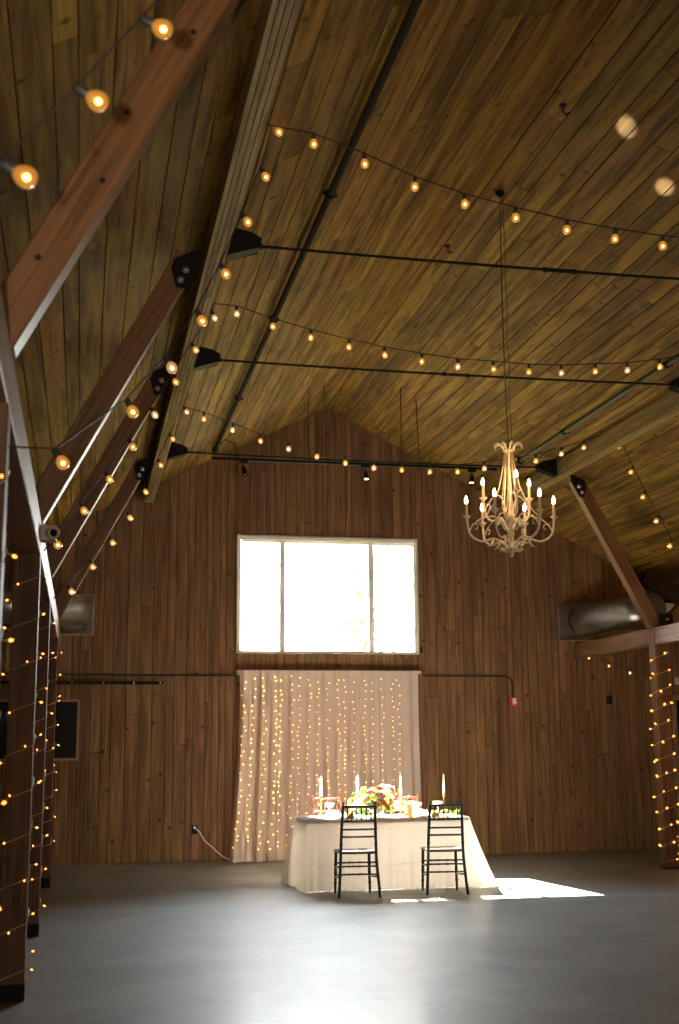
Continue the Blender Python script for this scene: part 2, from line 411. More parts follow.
# ceiling: long boards running the length of the hall on both slopes
m = MB(); rnd = random.Random(21)
for sg in (-1, 1):
    s_end = (XW+.05)/CS; s = 0.003
    nrm = Vector((sg*S*CS, 0, CS)); dv = Vector((sg*CS, 0, -S*CS)); apex = Vector((0, 0, H))
    while s < s_end:
        w = rnd.choice((.125, .14, .14, .165, .19, .19)); s1 = min(s+w, s_end); y = YF-rnd.uniform(0, 3)
        while y < D+.02:
            L = rnd.choice((2.4, 3.0, 3.6, 4.2, 4.8)); ya = max(y, YF-.02)+.002; yb = min(y+L, D+.03)-.002
            if yb > ya+.05:
                a = apex+dv*(s+.0042); b = apex+dv*(s1-.0042)
                m.prism([(a.x, ya, a.z), (b.x, ya, b.z), (b.x, yb, b.z), (a.x, yb, a.z)], nrm*.018)
            y += L
        s = s1
    a = apex+nrm*.02; b = apex+dv*(s_end+.1)+nrm*.02
    m.prism([(0, YF-.2, H+.022), (b.x, YF-.2, b.z), (b.x, D+.2, b.z), (0, D+.2, H+.022)], (0, 0, .14), 1)
struct(m.build('ceiling', [M['ceil'], M['dark']]))

# ------------------------------------------------------------------ window in the gable
w1 = MB(); fy0, fy1 = D+.03, D+.10
def fr(m, x0, x1, z0, z1, y0=fy0, y1=fy1, mi=0): m.box((x0, y0, z0), (x1, y1, z1), mi)
fr(w1, WX0, WX0+.045, WZ0, WZ1); fr(w1, WX1-.045, WX1, WZ0, WZ1)
fr(w1, WX0+.045, WX1-.045, WZ0, WZ0+.03); fr(w1, WX0+.045, WX1-.045, WZ1-.05, WZ1)
for a, b in ((-.682, -.606), (.625, .701)): fr(w1, a, b, WZ0+.03, WZ1-.05)
win = struct(w1.build('window_1', M['white_paint']))
g = MB(); g.box((WX0+.04, D+.062, WZ0+.02), (WX1-.04, D+.066, WZ1-.04)); g.build('glass_pane', M['glass'], win)
g = MB()
for x in (-.98, -.27, .03, .32, 1.0): g.box((x-.004, D+.070, WZ0+.02), (x+.004, D+.078, WZ1-.04))
for z in (3.26, 3.68, 4.09): g.box((WX0+.04, D+.0705, z-.004), (WX1-.04, D+.0775, z+.004))
g.build('muntin', M['white_paint'], win)
g = MB()                                                               # lining of the opening
for a, b in (((WX0-.002, D-.004, WZ0-.012), (WX1+.002, D+.16, WZ0)), ((WX0-.002, D-.004, WZ1), (WX1+.002, D+.16, WZ1+.012)),
             ((WX0-.012, D-.004, WZ0-.012), (WX0, D+.16, WZ1+.012)), ((WX1, D-.004, WZ0-.012), (WX1+.012, D+.16, WZ1+.012))): g.box(a, b)
g.build('window_lining', M['white_paint'], win)
sh = MB(); sh.box((WX0+.03, D-.03, WZ1-.05), (WX1-.03, D+.025, WZ1-.008))
shade = tag(sh.build('roller_shade', M['white_paint']), 'rolled up pale roller shade at the top of the big gable window', 'window shade')
sh = MB(); sh.box((WX0+.05, D+.004, WZ1-.09), (WX1-.05, D+.007, WZ1-.05)); sh.box((WX0+.05, D-.002, WZ1-.10), (WX1-.05, D+.012, WZ1-.09))
sh.build('shade_cloth', M['shade'], shade)
sh = MB(); sh.box((WX1+.03, D-.02, WZ0+.01), (WX1+.06, D-.001, WZ0+.11)); tag(sh.build('shade_switch', M['steel_black']), 'tiny dark switch box on the boards at the lower right window corner', 'switch')

# window and doors of the front wall, behind the camera
w2 = MB()
for a, b in (((-5.2, YF-.1, 1.55), (-5.14, YF-.02, 3.0)), ((-4.06, YF-.1, 1.55), (-4.0, YF-.02, 3.0)), ((-5.14, YF-.1, 1.55), (-4.06, YF-.02, 1.61)), ((-5.14, YF-.1, 2.94), (-4.06, YF-.02, 3.0))): w2.box(a, b)
o = struct(w2.build('window_2', M['white_paint'])); g = MB(); g.box((-5.15, YF-.09, 1.6), (-4.05, YF-.07, 2.95)); g.build('glass_pane', M['black_glass'], o)
d = MB()
for a, b in (((-.8, YF-.1, 0), (-.7, YF-.02, 2.4)), ((1.9, YF-.1, 0), (2.0, YF-.02, 2.4)), ((.55, YF-.1, 0), (.65, YF-.02, 2.3)), ((-.7, YF-.1, 2.3), (1.9, YF-.02, 2.4)), ((-.7, YF-.1, 0), (.55, YF-.02, .25)), ((.65, YF-.1, 0), (1.9, YF-.02, .25))): d.box(a, b)
o = struct(d.build('door_1', M['pale_wood'])); g = MB(); g.box((-.7, YF-.09, .2), (1.9, YF-.07, 2.35)); g.build('glass_pane', M['black_glass'], o)
# dark door at the far end of the right aisle
d = MB(); d.box((5.30, D-.05, 0), (6.25, D-.002, 2.16)); o = struct(d.build('door_2', M['black_glass']))
g = MB(); g.box((5.22, D-.06, 0), (5.30, D-.001, 2.24)); g.box((6.25, D-.06, 0), (6.33, D-.001, 2.24)); g.box((5.30, D-.06, 2.16), (6.25, D-.001, 2.24)); g.build('door_frame', M['pale_wood'], o)

# ------------------------------------------------------------------ timber frame
PX = 3.72; PW = .165; ZT = 2.985; ZB = 2.768
YS = {'a': 4.65, 'b': 8.34, 'c': 11.05, 'd': 14.77}
WHERE_L = {'a': 'left timber post nearest the camera, wound with warm mini lights, cut by the frame',
           'b': 'near left timber post with its whole dark face wound with warm mini lights',
           'c': 'middle left timber post wrapped in mini lights, behind the near one',
           'd': 'farthest left timber post wrapped in mini lights, before the gable wall'}
WHERE_R = {'a': 'right timber post closest to the front doors, outside the frame', 'b': 'second right timber post from the front doors',
           'c': 'bare right timber post just outside the right frame edge', 'd': 'right timber post wound with mini lights, pale inner face, under the right beam'}
posts = {}
for k, y in YS.items():
    for sg, lab in ((-1, WHERE_L), (1, WHERE_R)):
        x = sg*(PX+PW/2)+(.02 if sg < 0 else 0)
        if k == 'd' and sg > 0: y = 14.85
        p = timber('timber_post', (x, y+.0, .0), (x, y+.0, ZT if sg > 0 else ZB-.001), PW, PW, M['post'], side=(0, 1, 0))
        tag(p, lab[k], 'post', 'timber posts of the hall'); posts[(k, sg)] = p
        b = MB(); e = PW/2+.004
        b.box((x-e, y-e, 0), (x+e, y+e, .10 if sg < 0 else .02)); q = b.build('post_base', M['steel_black']); adopt(q, p)
        y = YS[k]
# beams lying along the post heads, flush a little behind the posts
for sg, lab in ((-1, 'long timber beam carried by the left row of posts, pale lit edge'), (1, 'long timber beam carried by the right posts under the round duct')):
    if sg < 0:
        q = timber('longitudinal_beam', (-(PX+PW/2)+.020, YF+.02, (ZB+ZT)/2), (-(PX+PW/2)+.020, D-.01, (ZB+ZT)/2), PW, ZT-ZB, M['beam'], side=(1, 0, 0)); tag(q, lab, 'beam', 'beams on the post rows'); continue
    ys = [YF+.02]+[YS[k]+(0.08 if (k == 'd' and sg > 0) else 0) for k in 'abcd']+[D-.01]
    root = empty('longitudinal_beam', (sg*(PX+PW/2), 7.0, ZB)); tag(root, lab, 'beam', 'beams on the post rows')
    for i in range(5):
        a = ys[i]+(PW/2+.001 if i else 0); b = ys[i+1]-(PW/2+.001 if i < 4 else 0)
        q = timber('beam_segment', (sg*(PX+PW/2), a, (ZB+ZT)/2), (sg*(PX+PW/2), b, (ZB+ZT)/2), PW-.014, ZT-ZB, M['beam'], side=(1, 0, 0)); adopt(q, root)
# purlins under the roof slopes
for sg, lab in ((-1, 'left laminated roof beam running above the struts'), (1, 'right laminated roof beam running above the right strut')):
    q = timber('roof_purlin', (sg*2.57, YF+.02, 5.02), (sg*2.57, D-.06, 5.02), .14, .20, [M['purlin'], M['dark']], side=(1, 0, 0), plies=4)
    tag(q, lab, 'beam', 'laminated purlins')

# diagonal struts with their bolted steel brackets
STL = {('a', -1): 'reddish diagonal timber strut at upper left, nearest the camera', ('b', -1): 'second diagonal timber strut from the camera on the left, bolted bracket at its head',
       ('c', -1): 'third diagonal timber strut from the camera on the left', ('d', -1): 'farthest and smallest left diagonal timber strut by the gable wall',
       ('d', 1): 'right diagonal timber strut rising from the light wound post beside the duct',
       ('c', 1): 'right diagonal strut just outside the right frame edge', ('b', 1): 'second right diagonal strut from the front doors', ('a', 1): 'right diagonal strut nearest the front doors'}
def make_strut(k, sg):
    y = YS[k]+(0.08 if (k == 'd' and sg > 0) else 0)
    lo = Vector((sg*3.69, y, ZT)); hi = Vector((sg*2.66, y, 4.95)); d = (hi-lo).normalized(); n = Vector((d.z, 0, -d.x))*(1 if sg > 0 else -1)
    n = n if n.x*sg > 0 else -n
    a = lo+n*.080; b = lo+n*.080+d*2.12
    s = timber('timber_strut', a, b, .150, .160, M['strut'], side=(0, 1, 0), cutz=ZT+.001)
    tag(s, STL[(k, sg)], 'strut', 'diagonal struts of the roof frame')
    m = MB(); yf = y-.082                                              # bracket on the face turned to the camera
    P = [(-2.89, 4.80), (-2.865, 4.875), (-2.72, 4.94), (-2.675, 4.94), (-2.68, 4.85), (-2.79, 4.655), (-2.85, 4.655)]
    P = [(-sg*x, yf, z) for x, z in P] if sg > 0 else [(x, yf, z) for x, z in P]
    if sg > 0: P = [(-p[0] if p[0] < 0 else p[0], p[1], p[2]) for p in P]
    m.prism(P, (0, .008, 0)); br = m.build('bracket', M['steel_black']); adopt(br, s)
    for x, z in ((2.823, 4.715), (2.787, 4.79)):
        m = MB(); m.lathe([(.026, 0), (.026, .004), (.015, .005), (.015, .016), (1e-6, .017)], (sg*x, yf, z), 10, axis=(0, -1, 0)); bo = m.build('bolt', M['bolt']); bo.parent = br
    for t, o_ in ((.35, .02), (.75, -.03), (1.05, .03), (1.5, -.02), (1.75, .02)) if k == 'a' else ():
        m = MB(); c = a+d*t+n*o_; m.lathe([(.012, 0), (.012, .003), (1e-6, .003)], (c.x, y-.0751, c.z), 10, axis=(0, -1, 0)); bo = m.build('screw_head', M['dark']); adopt(bo, s)
    return s
for k, sg in STL: make_strut(k, sg)
# outer strut rising over the right aisle
s = timber('timber_strut', (3.90, 14.85, 3.02), (4.93, 14.85, 3.88), .150, .150, M['strut'], side=(0, 1, 0)); tag(s, 'short outer strut leaning right over the aisle from the right beam', 'strut')
# steel shoe on the right post head
m = MB(); m.box((3.80, 14.75, 2.99), (3.98, 14.764, 3.16)); sh = tag(m.build('steel_shoe', M['steel_black']), 'black steel joint plate where the two right struts meet above the post', 'bracket')
m = MB(); m.lathe([(.018, 0), (.018, .012), (1e-6, .013)], (3.9, 14.75, 3.09), 10, axis=(0, -1, 0)); m.build('bolt', M['bolt'], sh)

# tie rods with tapered end plates and turnbuckles
TL = {'b': 'black steel tie rod nearest the camera, with a turnbuckle at mid span', 'c': 'middle black steel tie rod between the near and far ones', 'd': 'farthest black steel tie rod just above the track lights'}
for k, lab in TL.items():
    y = YS[k]; y1 = y+(.08 if k == 'd' else 0)
    m = MB(); A = Vector((-2.27, y, 5.04)); B = Vector((2.27, y1, 5.04)); pts = [A.lerp(B, t)-Vector((0, 0, .02*math.sin(PI*t))) for t in [i/16 for i in range(17)]]
    m.tube(pts, .011, 8); root = tag(m.build('tie_rod', M['steel_black']), lab, 'tie rod', 'steel tie rods across the hall')
    m = MB(); c = A.lerp(B, .503)-Vector((0, 0, .02))
    for s_ in (-1, 1): m.tube([c+Vector((-.11, s_*.014, 0)), c+Vector((-.09, s_*.022, 0)), c+Vector((.09, s_*.022, 0)), c+Vector((.11, s_*.014, 0))], .007, 6)
    m.tube([c+Vector((-.13, 0, 0)), c+Vector((-.10, 0, 0))], .02, 8); m.tube([c+Vector((.13, 0, 0)), c+Vector((.10, 0, 0))], .02, 8)
    m.build('turnbuckle', M['steel_black'], root)
    for sg, yy in ((-1, y), (1, y1)):
        poly = [(2.499, 5.0), (2.499, 4.93), (2.265, 5.005), (2.25, 5.075), (2.32, 5.115), (2.499, 5.15)]
        m = MB()
        m.prism([(sg*px, yy-.065, pz) for px, pz in poly], (0, .012, 0)); m.prism([(sg*px, yy+.053, pz) for px, pz in poly], (0, .012, 0))
        m.prism([(sg*2.498, yy-.052, 4.925), (sg*2.49, yy-.052, 4.93), (sg*2.265, yy-.052, 5.01), (sg*2.265, yy-.052, 5.025), (sg*2.498, yy-.052, 4.94)], (0, .104, 0))
        ep = m.build('end_plate', M['steel_black'], root)
        m = MB(); m.tube([(sg*2.24, yy, 5.04), (sg*2.33, yy, 5.04)], .024, 8); m.build('clevis', M['steel_black'], ep)

# ------------------------------------------------------------------ pipes under the ceiling
def roof_pipe(x, y0, y1, label, r, hang, group='steel pipes under the ceiling', mat='iron_pipe'):
    z = roof(x)-hang; m = MB(); m.tube([(x, y0+(y1-y0)*i/48, z) for i in range(49)], r, 10); p = tag(m.build('ceiling_pipe', M[mat]), label, 'pipe', group)
    for yy in [y0+.8+i*2.75 for i in range(int((y1-y0)/2.75)+1)]:
        if yy > y1: break
        m = MB(); m.tube([(x, yy-.02, z), (x, yy+.02, z)], r*1.5, 10); m.tube([(x, yy, z+r), (x, yy, roof(x)-.001)], .006, 6)
        m.tube([(x-.055, yy, z+.01), (x+.055, yy, z-.01)], .012, 6); m.build('pipe_clamp', M['steel_black'], p)
    m = MB(); m.tube([(x, y1-.03, z), (x, y1+.03, z)], r*1.6, 10); m.tube([(x, y1, z), (x+(.04 if x < 0 else -.04), y1+.02, z+.09)], r*.9, 8); m.build('end_fitting', M['steel_black'], p)
    return p
pl = roof_pipe(-1.74, YF+.05, 16.45, 'long sprinkler pipe under the left roof slope, running to the gable', .028, .075, mat='pipe_dark')
m = MB(); m.tube([(-1.72, 16.3, 5.50), (-1.62, 16.3, 5.60), (-1.50, 16.2, 5.52), (-1.46, 16.2, 5.30), (-1.50, 16.2, 5.12)], .007, 6); m.build('loose_cable', M['steel_black'], pl)
roof_pipe(2.25, YF+.05, 15.45, 'long pale conduit pipe under the right roof slope behind the chandelier', .026, .045)

# ------------------------------------------------------------------ hanging track with spot heads
root = empty('track_light', (0, 15.3, 5.1)); tag(root, 'suspended black track rail with three spot heads before the gable', 'track light')
def loc_parent(o, root): adopt(o, root); return o
m = MB(); m.box((-1.9, 15.285, 5.085), (1.86, 15.315, 5.115)); loc_parent(m.build('rail', M['steel_black']), root)
m = MB(); m.box((-1.55, 15.288, 5.076), (1.55, 15.300, 5.0848)); loc_parent(m.build('rail_slot', M['iron_pipe']), root)
for x in (-.66, .57): m = MB(); m.tube([(x, 15.3, 5.11), (x, 15.3, roof(x))], .004, 6); loc_parent(m.build('hanging_wire', M['steel_black']), root)
for x in (-.43, .81): m = MB(); m.tube([(x, 15.3, 5.11), (x, 15.42, roof(x))], .004, 6); loc_parent(m.build('hanging_wire', M['steel_black']), root)
for x, dx, em in ((-1.50, .04, 0), (.09, .0, 1), (1.52, -.03, 1)):
    m = MB(); m.box((x-.055, 15.28, 5.05), (x+.055, 15.32, 5.086)); m.tube([(x, 15.3, 5.05), (x, 15.3, 5.0)], .008, 6)
    d_ = Vector((dx*6 or 0.02, -.25, -1)).normalized(); c = Vector((x, 15.3, 5.0))
    m.lathe([(.022, 0), (.030, .02), (.032, .10), (.038, .115), (.034, .115), (.028, .10), (1e-6, .095)], c, 12, axis=d_)
    sp = m.build('spot_head', M['steel_black']); loc_parent(sp, root)
    m = MB(); m.lathe([(.027, .101), (1e-6, .103)], c, 12, axis=d_); ln = m.build('lens', M['filament'] if em else M['bolt']); adopt(ln, sp)
    if em: spot('track_spot_lamp', c+d_*.13, c+d_*3, 10, 55, (1.0, .85, .6))

# small fittings on the ceiling
for x, y, lab in ((.10, 8.35, 'small dark hook on the right ceiling slope above the near festoon string'), (.03, 11.25, 'small dark hook near the ridge beyond the near tie rod')):
    m = MB(); m.lathe([(.03, 0), (.03, -.012), (1e-6, -.012)], (x, y, roof(x)), 10); m.tube([(x, y, roof(x)), (x, y, roof(x)-.06), (x+.02, y, roof(x)-.085), (x+.045, y, roof(x)-.06)], .007, 6)
    tag(m.build('ceiling_hook', M['steel_black']), lab, 'hook', 'small ceiling hooks')

# ------------------------------------------------------------------ ducts through the gable wall
def duct(sg, label, end):
    c = Vector((sg*3.78, D, 3.315)) if sg > 0 else Vector((-3.56, D, 3.325))
    a = .272; m = MB()
    r = .235; n = 24; V0 = []; V1 = []
    for k in range(n):
        t = 2*PI*k/n+PI/4; cx, cz = math.cos(t), math.sin(t); q = a/max(abs(cx), abs(cz))
        V0.append((c.x+cx*q, D-.005, c.z+cz*q)); V1.append((c.x+cx*r, D-.30, c.z+cz*r))
    m.add(V0+V1, [(k, (k+1) % n, (k+1) % n+n, k+n) for k in range(n)], 0, True)
    root = tag(m.build('round_duct', M['galv']), label, 'duct', 'galvanised ducts through the gable wall')
    m = MB(); t = .008
    for p, q in (((-a-t, -a-t), (a+t, -a)), ((-a-t, a), (a+t, a+t)), ((-a-t, -a), (-a, a)), ((a, -a), (a+t, a))): m.box((c.x+p[0], D-.02, c.z+p[1]), (c.x+q[0], D-.002, c.z+q[1]))
    m.build('wall_flange', M['galv'], root)
    p0 = Vector((c.x, D-.29, c.z)); pts = [p0]+[p0+Vector(e_) for e_ in end]
    m = MB(); m.tube(pts, r, 28); m.build('duct_barrel', M['galv'], root)
    for i in range(1, len(pts), 2):
        d_ = (pts[i]-pts[i-1]).normalized(); m = MB(); m.tube([pts[i]-d_*.014, pts[i]+d_*.014], r+.008, 28, cap=False); m.build('seam_band', M['galv'], root)
duct(1, 'round galvanised duct leaving the gable wall over the right beam', [(.12, -.55, .0), (.30, -1.1, .0), (.42, -1.45, .0)])
duct(-1, 'round galvanised duct leaving the gable wall behind the left struts', [(-.03, -.18, .0), (-.10, -.38, .0), (-.26, -.56, .0), (-.50, -.66, 0), (-.80, -.70, .0), (-1.3, -.70, 0)])

# ------------------------------------------------------------------ things on the gable wall
def wall_pipe(pts, label, r=.014):
    m = MB(); m.tube(pts, r, 8); return tag(m.build('wall_conduit', M['pipe_dark']), label, 'conduit', 'thin conduits on the gable wall')
wall_pipe([(-6.4, D-.018, 2.505), (-1.30, D-.018, 2.505)], 'thin conduit on the gable wall left of the curtain')
wall_pipe([(1.40, D-.018, 2.515), (2.62, D-.018, 2.515), (2.70, D-.018, 2.50), (2.74, D-.018, 2.46), (2.755, D-.018, 2.40), (2.755, D-.018, 2.20)], 'thin conduit right of the curtain bending down to the fire alarm')
m = MB(); m.box((2.69, D-.04, 2.075), (2.82, D-.001, 2.20)); al = tag(m.build('fire_alarm', M['red']), 'red fire alarm with a white strobe on the gable wall', 'fire alarm')
m = MB(); m.lathe([(.034, 0), (.034, .012), (.024, .022), (1e-6, .026)], (2.765, D-.04, 2.13), 14, axis=(0, -1, 0)); m.box((2.735, D-.046, 2.168), (2.795, D-.0405, 2.19)); m.build('strobe', M['lens'], al)
m = MB(); m.box((-6.0, D-.07, 2.375), (-2.32, D-.035, 2.415)); rl = tag(m.build('wall_rail', M['steel_black']), 'black horizontal rail on the left of the gable wall, under the conduit', 'rail')
for x in (-5.2, -4.5, -3.55, -3.13, -2.72, -2.36): m = MB(); m.lathe([(.013, 0), (.013, .008), (1e-6, .01)], (x, D-.07, 2.395), 10, axis=(0, -1, 0)); m.box((x-.02, D-.036, 2.38), (x+.02, D-.001, 2.41)); m.build('rail_bolt', M['bolt'], rl)
m = MB(); m.box((-4.7, D-.03, 1.385), (-3.465, D-.002, 2.14)); bd = tag(m.build('framed_board', M['black_glass']), 'black board in a thin pale wood frame low on the left gable wall', 'board')
m = MB()
for a, b in (((-4.73, 1.355), (-3.435, 1.387)), ((-4.73, 2.138), (-3.435, 2.17)), ((-4.73, 1.387), (-4.698, 2.138)), ((-3.467, 1.387), (-3.435, 2.138))): m.box((a[0], D-.04, a[1]), (b[0], D-.001, b[1]))
m.build('frame', M['pale_wood'], bd)
m = MB(); m.box((-1.90, D-.02, .36), (-1.815, D-.001, .48)); ou = tag(m.build('power_outlet', M['black_glass']), 'black power outlet low on the gable wall, left of the curtain', 'outlet')
m = MB(); m.box((-1.873, D-.023, .385), (-1.842, D-.0205, .41)); m.box((-1.873, D-.023, .435), (-1.842, D-.0205, .46)); m.build('socket_face', M['steel_black'], ou)
m = MB(); m.box((-1.87, D-.055, .432), (-1.84, D-.024, .462)); pts = [(-1.855, D-.05, .44), (-1.80, D-.07, .40), (-1.72, D-.06, .27), (-1.62, D-.06, .19), (-1.55, D-.08, .12), (-1.47, D-.12, .06), (-1.38, D-.14, .012), (-1.20, D-.10, .010)]
m.tube(pts, .006, 8); cord_mb = m
m = MB(); m.box((4.215, D-.03, 2.11), (4.30, D-.001, 2.235)); th = tag(m.build('wall_keypad', M['black_glass']), 'small black keypad on the right of the gable wall', 'keypad')
m = MB(); m.box((4.232, D-.034, 2.175), (4.283, D-.0305, 2.215)); m.build('display', M['steel_black'], th)
# picture above the door, at the end of the right aisle
m = MB()
for a, b in (((5.06, 3.40), (5.45, 3.44)), ((5.06, 3.63), (5.45, 3.67)), ((5.06, 3.44), (5.10, 3.63)), ((5.41, 3.44), (5.45, 3.63))): m.box((a[0], D-.04, a[1]), (b[0], D-.001, b[1]))
pc = tag(m.build('framed_picture', M['steel_black']), 'small black framed picture high at the end of the right aisle', 'picture')
m = MB(); m.box((5.10, D-.02, 3.44), (5.41, D-.002, 3.63)); m.build('print', M['paper'], pc)
m = MB(); m.box((5.31, D-.05, 2.40), (5.50, D-.001, 2.50)); bx_ = tag(m.build('wall_box', M['lens']), 'small pale box on the gable wall just above the dark door', 'wall box')
m = MB(); m.box((5.33, D-.054, 2.42), (5.48, D-.0505, 2.48)); m.build('cover_plate', M['beige'], bx_)
# rafter over that aisle, a much darker brown than the struts
q = timber('aisle_rafter', (4.75, 17.2, roof(4.75)-.10), (6.55, 17.2, roof(6.55)-.10), .12, .17, M['dark_timber'], side=(0, 1, 0)); tag(q, 'dark short rafter under the roof above the small picture in the right aisle', 'beam')

# beige camera housing on the near left beam
m = MB(); m.box((-3.715, 8.12, 2.84), (-3.60, 8.25, 2.935)); cb = tag(m.build('security_camera', M['beige']), 'beige box camera with a dark lens where the second left post meets the beam', 'camera')
m = MB(); m.lathe([(.042, 0), (.042, .05), (.030, .055), (.026, .04), (1e-6, .04)], (-3.63, 8.135, 2.885), 16, axis=(.35, -1, -.1)); m.build('lens_barrel', M['beige'], cb)
m = MB(); m.lathe([(.025, .0405), (.018, .052), (1e-6, .056)], (-3.63, 8.135, 2.885), 16, axis=(.35, -1, -.1)); m.build('lens', M['black_glass'], cb)

# ------------------------------------------------------------------ festoon strings with amber globe bulbs
STR = {
 'cross_near': ((-2.42, 6.87, 5.2), (2.5, 6.87, 5.15), [(-2.133, 6.87, 5.101), (-1.818, 6.87, 5.0), (-1.506, 6.87, 4.878), (-1.189, 6.87, 4.793), (-0.862, 6.87, 4.729), (-0.53, 6.87, 4.676), (-0.211, 6.87, 4.642), (0.112, 6.87, 4.62)]),
 'cross_middle': ((-2.42, 10.0, 5.2), (2.5, 10.0, 5.15), [(-2.222, 10.0, 5.119), (-1.914, 10.0, 5.028), (-1.587, 10.0, 4.95), (-1.256, 10.0, 4.885), (-0.939, 10.0, 4.832), (-0.61, 10.0, 4.792), (-0.286, 10.0, 4.763), (0.039, 10.0, 4.76), (0.365, 10.0, 4.751), (0.669, 10.0, 4.758), (0.991, 10.0, 4.79), (1.298, 10.0, 4.816), (1.615, 10.0, 4.869)]),
 'cross_far': ((-2.42, 13.3, 5.2), (2.6, 13.3, 5.1), [(-2.187, 13.3, 5.071), (-1.87, 13.3, 4.96), (-1.558, 13.3, 4.849), (-1.243, 13.3, 4.771), (-0.923, 13.3, 4.696), (-0.598, 13.3, 4.637), (-0.272, 13.3, 4.592), (0.052, 13.3, 4.581), (0.38, 13.3, 4.573), (0.708, 13.3, 4.587), (1.028, 13.3, 4.636), (1.654, 13.3, 4.749), (1.97, 13.3, 4.845), (2.252, 13.3, 4.933), (2.558, 13.3, 5.052)]),
 'down_near': ((-2.42, 3.9, 5.2), (-3.7, 2.6, 2.85), [(-3.245, 3.062, 3.408), (-3.409, 2.896, 3.092), (-3.564, 2.738, 2.802)]),
 'down_a': ((-2.42, 6.87, 5.2), (-3.69, 4.56, 2.6), [(-2.32, 7.043, 5.25), (-2.426, 6.859, 4.856), (-2.562, 6.624, 4.457), (-2.712, 6.363, 4.033), (-2.858, 6.111, 3.67), (-3.027, 5.816, 3.32), (-3.219, 5.484, 3.002), (-3.507, 4.985, 2.643)]),
 'down_b': ((-2.42, 10.0, 5.2), (-3.68, 8.34, 2.8), [(-2.406, 10.019, 5.078), (-2.581, 9.788, 4.712), (-2.754, 9.56, 4.364), (-2.924, 9.335, 4.027), (-3.092, 9.114, 3.714), (-3.257, 8.897, 3.415), (-3.429, 8.671, 3.137), (-3.595, 8.452, 2.859)]),
 'down_c': ((-2.42, 13.3, 5.2), (-3.68, 11.05, 2.8), [(-2.368, 13.394, 5.167), (-2.536, 13.093, 4.778), (-2.672, 12.85, 4.432), (-2.834, 12.56, 4.079), (-2.993, 12.277, 3.754), (-3.163, 11.974, 3.45), (-3.345, 11.648, 3.168), (-3.525, 11.328, 2.893)]),
 'down_r': ((2.6, 13.3, 5.1), (3.68, 11.05, 2.8), [(2.647, 13.203, 4.934), (2.715, 13.061, 4.606), (2.781, 12.923, 4.287), (2.855, 12.769, 3.984), (2.927, 12.619, 3.678)]),
 'aisle': ((3.7, 17.2, 2.85), (6.4, 16.6, 2.6), [(3.831, 17.171, 2.763), (4.11, 17.109, 2.645), (4.403, 17.044, 2.541), (4.919, 16.929, 2.393)]),
}
SLAB = {
 'cross_near': 'nearest festoon string crossing the hall under the ceiling, before the chandelier cord',
 'cross_middle': 'middle festoon string crossing the hall, just above the middle tie rod',
 'cross_far': 'farthest festoon string crossing the hall, sagging over the gable wall and track lights',
 'down_near': 'three big near festoon bulbs on a string at the upper left, before the reddish strut',
 'down_a': 'festoon string coming down from the left roof beam past the two bracketed strut heads',
 'down_b': 'festoon string sloping from the left roof beam to the beige camera',
 'down_c': 'far left festoon string sloping down in front of the gable wall boards',
 'down_r': 'festoon string sloping down at the right frame edge, right of the right strut',
 'aisle': 'short string of small warm bulbs in the right aisle below the right beam'}
def make_bulb_meshes():
    g = MB(); g.lathe([(.010, .030), (.016, .024), (.0235, .012), (.0262, -.002), (.0240, -.014), (.0165, -.0225), (.008, -.0262), (1e-6, -.027)], (0, 0, 0), 14)
    f = MB(); f.ball((0, 0, -.002), .0085, 8, 6)
    s = MB(); s.lathe([(1e-6, .068), (.0125, .068), (.0135, .060), (.0135, .030), (.011, .026), (1e-6, .026)], (0, 0, 0), 10)
    return g, f, s
gM, fM, sM = make_bulb_meshes()
g_o = gM.build('bulb', M['globe']); f_o = fM.build('filament', M['filament'], g_o); s_o = sM.build('bulb_socket', M['socket'], g_o)
first_bulb = [True]
def put_bulb(root, base, c, ax, scale=1.0, dim=False):
    if first_bulb[0]: b = g_o; first_bulb[0] = False
    else: b = dup(g_o)
    b.parent = root
    q = Vector((0, 0, 1)).rotation_difference(Vector(ax).normalized())
    b.matrix_basis = Matrix.Translation(Vector(c)-base) @ q.to_matrix().to_4x4() @ Matrix.Scale(scale, 4)
    if dim:
        b.data = dim_mesh
    return b
dim_mesh = g_o.data.copy(); dim_mesh.materials.clear(); dim_mesh.materials.append(M['globe_dim'])
rndb = random.Random(4)
